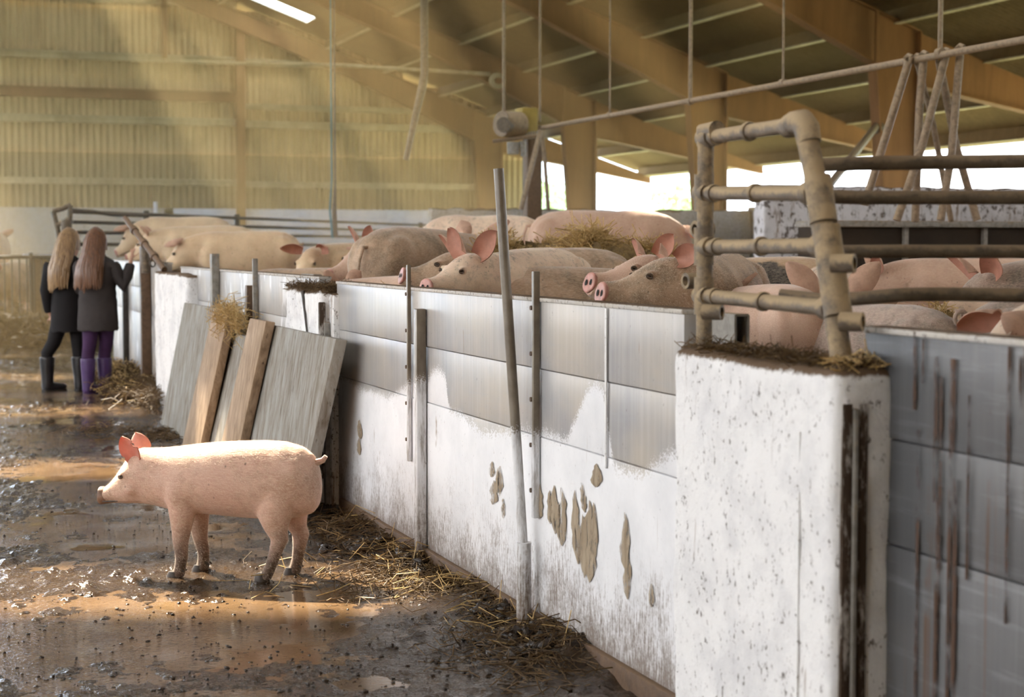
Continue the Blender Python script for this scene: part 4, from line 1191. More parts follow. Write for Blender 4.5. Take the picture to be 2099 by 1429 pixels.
pen_pig('poll', 700, 574, 8.9, 140, 'reddish eared pig close behind the broken pillar', 'skin_b', 0.62, hp=0, hy=0, voxel=0.02, ear=dict(out=50, fwd=-15, L=0.16))
pen_pig('back', 505, 473, 17.0, 181, 'tan pig in full profile walking left behind the slabs', 'skin_d', 0.86, hp=-20, hy=4, voxel=0.018, ear=dict(out=55, fwd=58, L=0.19, bend=0.35), tail='stub')
pen_pig('back', 425, 462, 18.8, 181, 'tan pig behind the one in profile, muzzle at the leaning pole', 'skin_d', 0.90, hp=-14, voxel=0.02, ear=dict(out=50, fwd=-5, L=0.17))
pen_pig('snout', 238, 520, 20.2, 182, 'farthest tan pig, only its bowed head showing past the girls', 'skin_d', 0.88, hp=-26, voxel=0.022, ear=dict(out=55, fwd=50))
pen_pig('back', 1000, 441, 15.0, 172, 'pale arched pig back left of the straw heap', 'skin_a', 0.78, hp=-40, voxel=0.02)
pen_pig('back', 1228, 431, 14.0, 2, 'large brown-pink pig with arched back behind the straw heap', 'skin_b', 0.92, hp=-34, voxel=0.018, tail='hang', ear=dict(out=50, fwd=60))
pen_pig('back', 900, 486, 12.4, 176, 'smooth pale pig back in the middle of the row', 'skin_d', 0.70, hp=-30, voxel=0.022)
pen_pig('back', 1200, 546, 7.4, 14, 'spotty brown pig flank right of the second flat bar', 'skin_c', 0.76, voxel=0.02, hp=-20)
pen_pig('snout', 1207, 580, 6.25, 242, 'pig with lifted round snout and pink ears, behind the darker head', 'skin_b', 0.68, hp=16, hy=-36, hr=4, voxel=0.012, ear=dict(L=0.17, W=0.075, out=40, fwd=-12, twist=35))
pen_pig('snout', 1230, 602, 5.7, 250, 'brownish pig head resting along the wall top by the pipe frame', 'skin_c', 0.68, hp=12, hy=-50, voxel=0.011, ear=dict(L=0.16, W=0.075, out=55, fwd=-30, twist=30))
pen_pig('back', 1548, 526, 8.6, 186, 'tan pig with a large black patch on its flank', 'skin_e', 0.84, hp=-16, voxel=0.02, tail=None)
pen_pig('poll', 1492, 592, 6.0, 104, 'pink pig flank behind the lower rung of the frame, one ear up', 'skin_b', 0.54, hp=0, hy=0, tail=None, voxel=0.016, ear=dict(L=0.16, W=0.07, out=28, fwd=-10, twist=100))
pen_pig('poll', 1708, 598, 5.7, 258, 'broad pig facing the camera behind the pipe frame, ears spread wide', 'skin_a', 0.66, hp=-26, hy=10, tail=None, voxel=0.012, ear=dict(L=0.22, W=0.085, out=38, fwd=-8, cup=0.4, twist=150))
pen_pig('back', 1805, 622, 5.2, 112, 'grey bristly pig rump beside the frame', 'skin_f', 0.58, voxel=0.016, hp=-20, tail=None)
pen_pig('back', 1990, 525, 9.6, 179, 'dusky pig standing in front of the feed trough', 'skin_b', 0.74, hp=-18, voxel=0.02, ear=dict(out=50, fwd=-20))
pen_pig('poll', 2006, 560, 6.6, 196, 'greyish pig with a pricked ear at the right edge', 'skin_f', 0.78, hp=-14, hy=0, voxel=0.016, ear=dict(L=0.19, out=40, fwd=0))
pen_pig('back', 2150, 600, 6.2, 188, 'pale pig behind the lowest gate rail at the right edge', 'skin_a', 0.62, hp=-20, voxel=0.018, ear=dict(L=0.15, W=0.07, out=30))
pen_pig('tail', 1990, 664, 4.9, 20, 'dark haired pig with a tightly curled tail', 'skin_f', 0.50, tail='curl', voxel=0.014)
pen_pig('poll', 2062, 648, 4.3, 196, 'pale pig head with a dark red ear, lowest at the right edge', 'skin_a', 0.62, hp=-24, hy=-4, voxel=0.012, ear=dict(L=0.18, W=0.09, out=80, fwd=30))
# left pen, beyond the girls
LEFTP = [(-22, 470, 27, 100, 'white pig rump at the left edge above the barred gate', 'skin_a', 1.2), (20, 540, 26.0, 265, 'large patched pig behind the bars of the left gate', 'skin_c', 1.15), (105, 618, 25.5, 175, 'pig lying low right of the barred gate', 'skin_b', 0.55)]
for (px, py, d, phi, lb, sk_, sc_) in LEFTP:
    b = at(px, py, d); dr = RIGHT * math.cos(R(phi)) + FWDH * math.sin(R(phi))
    z0 = b.z - 0.80 * sc_
    make_pig((b.x, b.y, z0), math.atan2(dr.y, dr.x), lb, M[sk_], scale=sc_, voxel=0.022, group='pigs in the left pen', hp=-12)
    if b.x > WX: PIGS.append(Vector((b.x, b.y, z0)))

def bristles(e, n, L, w, mat, seed, flat=0.75):
    """short hair lying back along the body"""
    body = [c for c in e.children if c.name.startswith('body')][0]
    me = body.data; me.calc_loop_triangles()
    nt = len(me.loop_triangles)
    tri = np.zeros(nt * 3, dtype=np.int32); me.loop_triangles.foreach_get('vertices', tri); tri = tri.reshape(-1, 3)
    co = np.zeros(len(me.vertices) * 3, dtype=np.float32); me.vertices.foreach_get('co', co); co = co.reshape(-1, 3)
    A, B, C_ = co[tri[:, 0]], co[tri[:, 1]], co[tri[:, 2]]
    N = np.cross(B - A, C_ - A); ar = np.linalg.norm(N, axis=1); N /= (ar[:, None] + 1e-12)
    r = np.random.default_rng(seed); pk = r.choice(nt, n, p=ar / ar.sum())
    u, v = r.random(n), r.random(n); f = u + v > 1; u[f] = 1 - u[f]; v[f] = 1 - v[f]
    P = A[pk] + (B[pk] - A[pk]) * u[:, None] + (C_[pk] - A[pk]) * v[:, None]; nn = N[pk]
    D = np.array([-0.8, 0, -0.45]) + r.normal(size=(n, 3)) * 0.25
    D = D - nn * np.sum(D * nn, 1, keepdims=True); D /= np.linalg.norm(D, axis=1, keepdims=True) + 1e-9
    D = D * flat + nn * (1 - flat) * 1.3; S_ = np.cross(D, nn); S_ /= np.linalg.norm(S_, axis=1, keepdims=True) + 1e-9
    ll = (L * r.uniform(0.5, 1.2, n))[:, None]
    V = np.stack([P - S_ * w / 2 - nn * 0.0005, P + S_ * w / 2 - nn * 0.0005, P + D * ll], 1).reshape(-1, 3)
    o = link('bristles', np_mesh('bristles', V, faces3=np.arange(n * 3).reshape(-1, 3)), mat, e)
    o['kind'] = 'stuff'
def mat_bristle():
    t = NT('pig_bristle'); d = t.bsdf((0.80, 0.66, 0.52), 0.5, 0, None, 0.4)
    tr = t.n('ShaderNodeBsdfTranslucent'); t.put(tr.inputs[0], (0.85, 0.70, 0.55))
    return t.done(mixsh(t, 0.4, d, tr.outputs[0]))
M['bristle'] = mat_bristle()
bristles(hero, 22000, 0.013, 0.0007, M['bristle'], 3)
for o_ in list(COL.objects):
    lb_ = o_.get('label', '')
    if lb_.startswith(('pale pig with big', 'pig with lifted', 'brownish pig head', 'broad pig facing', 'grey bristly')):
        bristles(o_, 9000, 0.024, 0.0012, M['bristle'], 5)
print('MOVED', MOVED)
# ---------------------------------------------------------------- deep straw bed of the pens, follows where the pigs stand
pg = np.array([[p.x, p.y, p.z] for p in PIGS])
def bed_z(x, y):
    d2 = (x[..., None] - pg[:, 0]) ** 2 + (y[..., None] - pg[:, 1]) ** 2
    w = 1.0 / (d2 + 0.02) ** 1.5
    base = 0.15 * 0.02
    return (np.sum(w * pg[:, 2], -1) + 0.35 * 0.01) / (np.sum(w, -1) + 0.01)
bx = np.arange(WX + 0.07, 13.2, 0.10); by = np.arange(1.0, 38.8, 0.16)
BX, BY = np.meshgrid(bx, by)
BZ = bed_z(BX, BY) + 0.02 * fbm(BX * 2.2, BY * 2.2, 4)
BZ = np.clip(BZ, 0.05, 1.1)
ii = np.arange(BX.size).reshape(BX.shape)
Q = np.stack([ii[:-1, :-1], ii[:-1, 1:], ii[1:, 1:], ii[1:, :-1]], -1).reshape(-1, 4)
bo = link('straw_bedding', np_mesh('straw_bedding', np.stack([BX, BY, BZ], -1).reshape(-1, 3), faces4=Q, smooth=True), M['bed'])
tag(bo, 'deep brown straw bedding covering the pen floor under the pigs', 'straw', kind='stuff')

rng = np.random.default_rng(4)
M['strawcore'] = simple('straw_core', (0.46, 0.31, 0.12), 0.85, 0.5, 26, bump=1.0, dist=0.03, col2=(0.20, 0.125, 0.05))
def tangle(name, c, size, n, label, seed, mat='straw', L=(0.08, 0.24), W=0.0042, flat=0.55, cat='straw', core=True, parent=None, pw=2):
    """heap of loose straw: a core mound and stalks lying over its surface"""
    r = np.random.default_rng(seed)
    c = np.array(c, float); size = np.array(size, float)
    e = parent
    u = r.random(n); th = 2 * PI * r.random(n)
    rad = np.sqrt(u)
    x = rad * np.cos(th); y = rad * np.sin(th)
    zt = np.sqrt(np.maximum(0, 1 - rad ** pw)) * (0.85 + 0.3 * fbm(x * 2 + seed, y * 2, 3))
    P = c + np.stack([x * size[0], y * size[1], zt * size[2] * (0.80 + 0.25 * r.random(n))], -1)
    D = r.normal(size=(n, 3)); D[:, 2] *= flat
    o = straws(name, P, D, r.uniform(L[0], L[1], n), W * r.uniform(0.7, 1.3, n), M[mat], None, 0.12, seed)
    tag(o, label, cat, kind='stuff')
    if core:
        m = MB(); rg = []
        for i in range(10):
            q = i / 9; rr = (1 - (math.sin(q * PI / 2)) ** 2) ** (1 / pw) if i < 9 else 0.02
            rg.append([Vector((c[0] + size[0] * rr * math.cos(2 * PI * k / 28), c[1] + size[1] * rr * math.sin(2 * PI * k / 28), c[2] + size[2] * 0.93 * math.sin(q * PI / 2) * (1 + 0.12 * noise.noise(Vector((q * 3, k * 0.7, seed)))))) for k in range(28)])
        m.ring_loft(rg)
        k = m.build('mound', M['strawcore'], o, angle=80)
    return o
# main heap behind the looking pig
def heap(u, v, d, rx, ry, n, label, seed):
    q = at(u, v, d)
    tangle('straw_heap', (q.x, q.y, 0.50), (rx, ry, q.z - 0.50), n, label, seed, L=(0.10, 0.28), W=0.0055, pw=3.5)
heap(1205, 480, 9.4, 0.44, 0.42, 13000, 'golden straw heap in the middle of the pen', 31)
heap(1075, 486, 9.9, 0.38, 0.36, 9000, 'left shoulder of loose straw beside the golden heap', 32)
heap(1325, 498, 9.6, 0.30, 0.30, 6000, 'low right end of the golden straw heap', 35)
hc3 = at(1925, 665, 5.7)
tangle('straw_tuft', (hc3.x, hc3.y, 0.40), (0.16, 0.18, 0.66), 1500, 'upright straw tuft between the grey rump and the curled tail', 33, L=(0.06, 0.16), W=0.003, flat=1.6)
hc4 = at(800, 585, 8.6)
tangle('straw_tuft', (hc4.x, hc4.y, 0.50), (0.30, 0.30, 0.57), 700, 'loose straw just behind the wall below the small muzzle', 34, L=(0.08, 0.2))
hc5 = at(1040, 484, 10.2)

# ---------------------------------------------------------------- litter, clods and loose straw on the aisle floor
def scatter(name, polys, n, label, seed, mat, L, W, lift=0.008, tilt=0.25, cat='straw'):
    """stalks thrown on the floor, denser round the given (u,v,su,sv,weight) spots measured on the ground"""
    r = np.random.default_rng(seed); P = []
    tot = sum(p[4] for p in polys)
    for (u, v, su, sv, w) in polys:
        k = int(n * w / tot)
        for _ in range(k):
            q = onz(u + r.normal() * su, max(v + r.normal() * sv, 640), 0.0)
            if q.x > WX - 0.015: q.x = WX - 0.015 - 0.03 * r.random()
            P.append((q.x, q.y, 0))
    P = np.array(P); P[:, 2] = np.maximum(mud_h(P[:, 0], P[:, 1]), 0) + lift * r.random(len(P)) 
    D = r.normal(size=(len(P), 3)); D[:, 2] *= tilt
    o = straws(name, P, D, r.uniform(*L, len(P)), W * r.uniform(0.6, 1.3, len(P)), M[mat], None, 0.15, seed)
    return tag(o, label, cat, kind='stuff')
scatter('straw_litter', [(760, 1120, 60, 22, 2), (850, 1170, 60, 25, 4), (900, 1205, 40, 18, 3), (1040, 1270, 40, 25, 4), (1030, 1340, 70, 30, 3), (700, 1090, 50, 15, 2), (800, 1200, 90, 20, 2), (1120, 1380, 60, 30, 2)], 2600,
        'dark trampled straw along the foot of the main wall', 41, 'straw_dark', (0.03, 0.12), 0.0035, 0.025)
scatter('straw_litter', [(850, 1160, 60, 22, 3), (900, 1215, 60, 10, 3), (1050, 1310, 60, 20, 2), (760, 1130, 60, 20, 2), (1000, 1260, 80, 25, 2), (640, 1200, 120, 20, 1)], 200,
        'few bright straw stalks on the muck by the main wall', 42, 'straw', (0.05, 0.17), 0.0034, 0.035, 0.35)
scatter('straw_litter', [(265, 800, 26, 14, 5), (240, 790, 20, 10, 4), (300, 815, 14, 12, 3), (310, 835, 10, 8, 1)], 3800, 'golden brown straw drift at the girls\' feet beside the wall', 43, 'straw_dark', (0.05, 0.20), 0.006, 0.13, 0.5)
scatter('straw_litter', [(265, 800, 26, 14, 5), (240, 790, 20, 10, 4)], 500, 'bright stalks on the straw drift at the girls\' feet', 44, 'straw', (0.05, 0.20), 0.006, 0.15, 0.5)
scatter('straw_litter', [(340, 895, 30, 8, 3), (240, 885, 60, 8, 2), (150, 730, 70, 14, 2), (60, 750, 50, 20, 2)], 700, 'thin straw scattered in the water near the leftmost slab', 45, 'straw_dark', (0.05, 0.16), 0.005, 0.02, 0.2)
scatter('straw_litter', [(50, 690, 60, 16, 4), (30, 665, 40, 8, 4), (100, 670, 30, 10, 3)], 4500, 'brown straw bank in front of the barred gate', 46, 'straw_dark', (0.10, 0.40), 0.012, 0.30, 0.5)

def clods(name, spots, n, smin, smax, label, seed):
    r = np.random.default_rng(seed); ico = bmesh.new(); bmesh.ops.create_icosphere(ico, subdivisions=1, radius=1)
    ico.verts.index_update()
    IV = np.array([v.co[:] for v in ico.verts]); IF = np.array([[v.index for v in f.verts] for f in ico.faces]); ico.free()
    Vs, Fs = [], []; tot = sum(s[4] for s in spots); k = 0
    for (u, v, su, sv, w) in spots:
        for _ in range(int(n * w / tot)):
            q = onz(u + r.normal() * su, np.clip(v + r.normal() * sv, 700, 1800), 0.0)
            if q.x > WX - 0.02: q.x = WX - 0.02 - 0.05 * r.random()
            s = smin + (smax - smin) * r.random() ** 3
            V = IV * (1 + 0.35 * r.normal(size=(len(IV), 1))) * np.array([s * r.uniform(0.8, 1.6), s * r.uniform(0.8, 1.4), s * r.uniform(0.5, 1.0)])
            zz = max(float(mud_h(np.array([q.x]), np.array([q.y]))[0]), 0)
            Vs.append(V + np.array([q.x, q.y, zz + s * 0.2])); Fs.append(IF + k * len(IV)); k += 1
    o = link(name, np_mesh(name, np.concatenate(Vs), faces3=np.concatenate(Fs), smooth=True), M['muck'])
    return tag(o, label, 'mud', kind='stuff')
clods('mud_clods', [(700, 1120, 120, 40, 3), (880, 1190, 60, 30, 4), (1040, 1275, 45, 25, 6), (1060, 1340, 60, 30, 4), (980, 1330, 120, 50, 3), (400, 1230, 250, 60, 3), (500, 1090, 150, 40, 2), (250, 1350, 250, 60, 4), (200, 1050, 180, 50, 2), (750, 1380, 200, 40, 3)], 3000, 0.0010, 0.007, 'small black clods of wet muck scattered over the aisle', 51)
clods('muck_pile', [(890, 1175, 25, 14, 3), (1045, 1280, 28, 20, 5), (1050, 1345, 40, 14, 3), (730, 1120, 40, 10, 1)], 700, 0.006, 0.030, 'clumps of dark muck heaped against the foot of the main wall', 52)
# straw on top of pillars, on the slabs and caught round the batten
def topstraw(c, sx, sy, n, label, seed, mat='straw_dark', sz=0.03, L=(0.03, 0.10), W=0.003, lift=0.0):
    r = np.random.default_rng(seed)
    P = np.array(c) + np.stack([r.uniform(-sx, sx, n), r.uniform(-sy, sy, n), lift + sz * r.random(n) ** 2], -1)
    D = r.normal(size=(n, 3)); D[:, 2] *= 0.35
    o = straws('loose_straw', P, D, r.uniform(*L, n), W * r.uniform(0.6, 1.3, n), M[mat], None, 0.2, seed)
    return tag(o, label, 'straw', kind='stuff')
topstraw((1.81, (pya + pyb) / 2, zp + 0.002), 0.06, (pyb - pya) / 2 - 0.01, 700, 'dark chaff lying on top of the near pillar', 61, L=(0.02, 0.07), W=0.0025, sz=0.015)
topstraw((1.81, pya + 0.05, zp + 0.004), 0.055, 0.05, 60, 'yellow straw wisps on the near corner of the near pillar', 62, 'straw', 0.012, (0.03, 0.09))
topstraw((1.86, (qya + qyb) / 2 - 0.02, zq + 0.0), 0.07, (qyb - qya) / 2, 900, 'chaff and straw mat on top of the broken pillar', 63, L=(0.03, 0.10), sz=0.03)
bt = onx(470, 645, XTOP - 0.03)
rr = np.random.default_rng(64); n = 420
P = np.array(bt) + np.stack([rr.normal(0, 0.03, n), rr.normal(0.0, 0.16, n), rr.normal(-0.005, 0.035, n) - 0.05 * np.abs(rr.normal(size=n)) * (rr.random(n) < 0.3)], -1)
D = rr.normal(size=(n, 3)); D[:, 2] *= 0.9
tag(straws('loose_straw', P, D, rr.uniform(0.05, 0.2, n), 0.0035, M['straw'], None, 0.3, 64), 'tangled straw wisp caught on top of the left batten', 'straw', kind='stuff')
# ---------------------------------------------------------------- two girls at the wall, seen from behind
def oval(c, rx, ry, n=20, rot=0.0, tilt=None):
    P = []
    for k in range(n):
        a = 2 * PI * k / n
        p = Vector((rx * math.cos(a), ry * math.sin(a), 0))
        p = Matrix.Rotation(rot, 3, 'Z') @ p
        P.append(Vector(c) + p)
    return P
def limb(m, pts, rad, n=12): m.tube(pts, rad, n)
def hand(m, wrist, d, up, sc=1.0, point=False):
    """palm, four fingers and a thumb, rooted at the wrist"""
    d = Vector(d).normalized(); up = Vector(up); up = (up - d * up.dot(d)).normalized(); s = d.cross(up)
    w = Vector(wrist)
    m.tube([w, w + d * 0.03 * sc, w + d * 0.065 * sc], [(0.017 * sc, 0.013 * sc), (0.024 * sc, 0.012 * sc), (0.026 * sc, 0.010 * sc)], 10)
    for i, (o, L) in enumerate(((-0.021, 0.046), (-0.007, 0.054), (0.007, 0.051), (0.020, 0.040))):
        b = w + d * 0.060 * sc + s * o * sc
        cu = 0.012 if (point and i == 0) else 0.30
        k = 1.0 if not (point and i > 0) else 0.75
        m.tube([b, b + (d * 0.5 - up * cu * 0.35) * L * k * sc, b + (d * 0.95 - up * cu * 1.3) * L * k * sc], [0.0065 * sc, 0.006 * sc, 0.0045 * sc], 7)
    b = w + d * 0.02 * sc - s * 0.02 * sc
    m.tube([b, b + (d * 0.55 - s * 0.6 + up * 0.2) * 0.035 * sc, b + (d * 0.9 - s * 0.65 + up * 0.2) * 0.052 * sc], [0.009 * sc, 0.008 * sc, 0.006 * sc], 7)
M['face'] = simple('girl_skin', (0.62, 0.36, 0.25), 0.5, 0.12, 10)
def cloth(name, c, sc=6, quilt=False):
    t = NT(name); p = t.obj()
    col = t.mix(t.ramp(t.noise(p, sc, 4), [(0.35, 0.0), (0.7, 1.0)]), c, tuple(a * 0.65 for a in c))
    h = t.noise(p, 30, 3)
    return t.done(t.bsdf(col, 0.8, 0, t.bump(h, 0.3, 0.006), 0.25))
def hairmat(name, a, b):
    t = NT(name); p = t.obj()
    n = t.noise(t.mapv(p, (26, 26, 1.2)), 3.0, 4, 0.6)
    col = t.mix(t.ramp(n, [(0.35, 0.0), (0.68, 1.0)]), a, b)
    return t.done(t.bsdf(col, 0.38, 0, t.bump(n, 0.8, 0.01), 0.6))

def girl(name, loc, rz, label, P):
    e = empty(name, loc, rz, label, 'person', 'girls at the pen wall')
    # local frame: y forward (away from the camera), x right, z up
    h = P['h']; k = h / 1.41
    Z = lambda v: v * k
    m = MB()
    # trunk
    tr = [(0.66, .115, .085), (0.74, .135, .10), (0.84, .12, .09), (0.95, .13, .092), (1.06, .15, .09), (1.13, .12, .075), (1.165, .05, .05), (1.20, .043, .047)]
    m.ring_loft([oval((0, 0.0, Z(z)), a * k, b * k) for z, a, b in tr])
    # head with jaw, nose and ears
    hx, hyw, tilt = P.get('head', (0, 0, 0))
    hc = Vector((hx * k, 0.01, Z(1.29)))
    Rh = Euler((0, 0, R(hyw))).to_matrix()
    def hp_(x, y, z): return hc + Rh @ Vector((x * k, y * k, z * k))
    rg = []
    for i in range(11):
        q = i / 10; zz = -0.115 + 0.235 * q
        rr = math.sqrt(max(0.0, 1 - ((zz - 0.02) / 0.122) ** 2)) if zz > -0.02 else 0.55 + 0.42 * ((zz + 0.115) / 0.095) ** 0.6
        rr = max(rr, 0.04)
        rg.append([hp_(0.072 * rr * math.cos(2 * PI * j / 18), 0.092 * rr * math.sin(2 * PI * j / 18) + 0.008 * (1 - q), zz) for j in range(18)])
    m.ring_loft(rg)
    m.tube([hp_(0, 0.085, 0.02), hp_(0, 0.104, -0.012), hp_(0, 0.088, -0.022)], [0.008, 0.013, 0.010], 8)
    for s in (1, -1): m.tube([hp_(s * 0.068, -0.005, 0.015), hp_(s * 0.082, -0.012, 0.0), hp_(s * 0.07, -0.004, -0.03)], [0.012, 0.014, 0.008], 8)
    for q in (P['armL'], P['armR']):
        pts = [Vector(v) * k for v in q]
        m.tube(pts, [0.042 * k, 0.033 * k, 0.022 * k, 0.018 * k], 10)
        d = pts[-1] - pts[-2]
        hand(m, pts[-1], d, (0, 0, 1) if abs(d.normalized().z) < 0.8 else (0, 1, 0), 1.0, q is P['armR'] and P.get('point'))
    for q in (P['legL'], P['legR']):
        pts = [Vector(v) * k for v in q]
        m.tube(pts, [0.075 * k, 0.052 * k, 0.046 * k, 0.030 * k][:len(pts)], 12)
        a = pts[-1]; m.tube([a + Vector((0, -0.03, -0.03)) * k, a + Vector((0.0, 0.05, -0.05)) * k, a + Vector((0, 0.12, -0.06)) * k], [0.03 * k, 0.032 * k, 0.022 * k], 10)
    link('body', remeshed(m, 'body', 0.010, 3), M['face'], e)
    # mouth and eyes
    for s in (1, -1):
        mm = MB(); mm.tube([hp_(s * 0.03 - 0.008, 0.083, 0.018), hp_(s * 0.03, 0.087, 0.018), hp_(s * 0.03 + 0.008, 0.083, 0.018)], [0.004, 0.007, 0.004], 6); mm.build('eye', M['eye'], e)
    mm = MB(); mm.tube([hp_(-0.018, 0.079, -0.055), hp_(0, 0.086, -0.055), hp_(0.018, 0.079, -0.055)], [0.003, 0.005, 0.003], 6); mm.build('mouth', M['snout'], e)
    # coat
    cm = MB(); ch_ = P['hem']
    prof = [(ch_, .172, .135), (ch_ + 0.05, .170, .133), (0.80, .160, .125), (0.90, .152, .118), (1.00, .160, .115), (1.08, .168, .110), (1.135, .140, .095), (1.175, .072, .068), (1.20, .065, .065)]
    rgs = []
    for i, (z, a, b) in enumerate(prof):
        ring_ = oval((P.get('lean', 0) * (z - 0.7) , 0.0, Z(z)), a * k * P.get('cw', 1), b * k, 28)
        for j, p in enumerate(ring_): p.z += 0.006 * math.sin(j * 1.7 + i)
        rgs.append(ring_)
    # quilting bulges
    full = []
    for i in range(len(rgs) - 1):
        for t in (0, 0.33, 0.66):
            q = (math.sin(PI * ((i + t) * 1.3 % 1.0))) * 0.006 if P.get('quilt') else 0.0
            full.append([a.lerp(b, t) + Vector((a.x, a.y, 0)).normalized() * q for a, b in zip(rgs[i], rgs[i + 1])])
    full.append(rgs[-1])
    cm.ring_loft(full, cap=True)
    cm.build('coat', P['coat'], e, angle=70)
    for q, nm in ((P['armL'], 'sleeve'), (P['armR'], 'sleeve')):
        sm = MB(); pts = [Vector(v) * k for v in q]
        pts2 = [pts[0] + (pts[0] - pts[1]).normalized() * 0.03, pts[0], pts[0].lerp(pts[1], 0.5), pts[1], pts[1].lerp(pts[2], 0.5), pts[2], pts[2].lerp(pts[3], 0.25)]
        sm.tube(pts2, [0.055 * k, 0.066 * k, 0.060 * k, 0.057 * k, 0.050 * k, 0.042 * k, 0.034 * k], 16); sm.build(nm, P['coat'], e, angle=80)
    if P.get('hood'):
        hm = MB(); hd = [Vector((-0.10 + 0.02 * i, -0.085 - 0.03 * math.sin(i / 10 * PI), 1.13 + 0.02 * math.sin(i / 10 * PI))) * k for i in range(11)]
        hm.tube(hd, [0.02 + 0.03 * math.sin(i / 10 * PI) for i in range(11)], 10); hm.build('hood', P['coat'], e)
    # leggings
    for q in (P['legL'], P['legR']):
        lm = MB(); pts = [Vector(v) * k for v in q]; lm.tube([pts[0] + Vector((0, 0, 0.05)), pts[0], pts[0].lerp(pts[1], .5), pts[1], pts[1].lerp(pts[2], .5), pts[2], pts[3]], [0.085 * k, 0.083 * k, 0.070 * k, 0.060 * k, 0.056 * k, 0.054 * k, 0.040 * k], 16)
        lm.build('legging', P['leg'], e, angle=80)
        # rubber boot: shaft, foot, sole
        bt_ = pts[3]; kn = pts[2]; fdir = Vector(P.get('foot', (0, 1, 0))).normalized()
        bm_ = MB(); top = kn.lerp(bt_, 0.12)
        bm_.tube([top, top.lerp(bt_, 0.35), top.lerp(bt_, 0.75), bt_ + Vector((0, 0, -0.01)), bt_ + Vector((0, 0, -0.062 * k))], [0.066 * k, 0.063 * k, 0.054 * k, 0.052 * k, 0.048 * k], 18)
        a = Vector((bt_.x, bt_.y, 0.036 * k)); 
        bm_.tube([a - fdir * 0.045 * k, a - fdir * 0.03 * k, a + fdir * 0.03 * k, a + fdir * 0.10 * k, a + fdir * 0.155 * k, a + fdir * 0.175 * k], [(0.028 * k, 0.020 * k), (0.042 * k, 0.036 * k), (0.045 * k, 0.042 * k), (0.047 * k, 0.034 * k), (0.036 * k, 0.026 * k), (0.016 * k, 0.014 * k)], 16)
        bo_ = link('boot', remeshed(bm_, 'boot', 0.008, 3), P['boot'], e)
        so_ = MB(); so_.ring_loft([[a + fdir * (0.062 + 0.118 * math.cos(2 * PI * j / 16)) * k * q_ + fdir.cross(Vector((0, 0, 1))) * 0.046 * k * math.sin(2 * PI * j / 16) * q_ + Vector((0, 0, zz - a.z)) for j in range(16)] for zz, q_ in ((0.0, 1.0), (0.016 * k, 1.0))]); so_.build('sole', P['boot'], bo_)
    # long loose hair: crown and a curtain of locks
    hm = MB(); rg = []
    for i in range(9):
        q = i / 8; zz = -0.06 + 0.20 * q
        rr = math.sqrt(max(0.002, 1 - (max(zz, 0) / 0.142) ** 2))
        rg.append([hp_(0.088 * rr * math.cos(2 * PI * j / 24), 0.100 * rr * math.sin(2 * PI * j / 24) - 0.012, zz) for j in range(24)])
    hm.ring_loft(rg)
    nl = 40; r_ = random.Random(P['seed'])
    L0, L1 = P['hair']
    for i in range(nl):
        a = PI + PI * (i + 0.5) / nl                     # back half of the head
        a2 = a + r_.uniform(-0.05, 0.05)
        x0, y0 = 0.086 * math.cos(a2), 0.098 * math.sin(a2) - 0.012
        Ln = L0 + (L1 - L0) * r_.random() - 0.05 * abs(math.cos(a)) 
        sp = P['spread']
        pts = [hp_(x0 * 0.75, y0 * 0.75, 0.09), hp_(x0, y0, 0.02), hp_(x0 * 1.06, y0 * 1.05 - 0.03, -0.08)]
        for q in (0.45, 0.72, 1.0):
            pts.append(hp_(x0 * (1.06 + (sp - 1) * q) + r_.uniform(-.006, .006) + P.get('sway', 0) * q, y0 * (1.05 - 0.12 * q) - 0.075 - 0.03 * q, -0.08 - Ln * q * 0.82))
        hm.tube(pts, [0.010 * k, 0.016 * k, 0.018 * k, 0.018 * k, 0.015 * k, 0.005 * k], 6)
    hm.build('hair', P['hairm'], e, angle=80)
    return e
gA = onz(143, 801, 0.0); gB = onz(203, 806, 0.0)
girl('person', gA, -YAW, 'girl with long blonde hair in a dark coat and black boots, left of the pair',
     dict(h=1.40, hem=0.52, seed=3, coat=cloth('dark_coat', (0.013, 0.011, 0.012)), leg=cloth('black_leggings', (0.014, 0.012, 0.013)), boot=simple('black_rubber', (0.016, 0.016, 0.019), 0.30, 0.3, 20, spec=0.6),
          hairm=hairmat('blonde_hair', (0.34, 0.21, 0.09), (0.16, 0.09, 0.04)), hair=(0.36, 0.44), spread=1.15, sway=0.0, head=(0.02, -35, 0), foot=(0.75, 0.6, 0), cw=0.92,
          armL=[(-.145, -.01, 1.09), (-.185, -.02, .88), (-.175, .02, .70), (-.165, .03, .655)], armR=[(.145, .0, 1.09), (.21, .06, .90), (.24, .22, .97), (.25, .30, 1.0)],
          legL=[(-.06, 0, .66), (-.13, -.02, .42), (-.185, -.03, .33), (-.185, -.03, .075)], legR=[(.065, .02, .66), (.07, .03, .42), (.075, .03, .33), (.085, .03, .075)]))
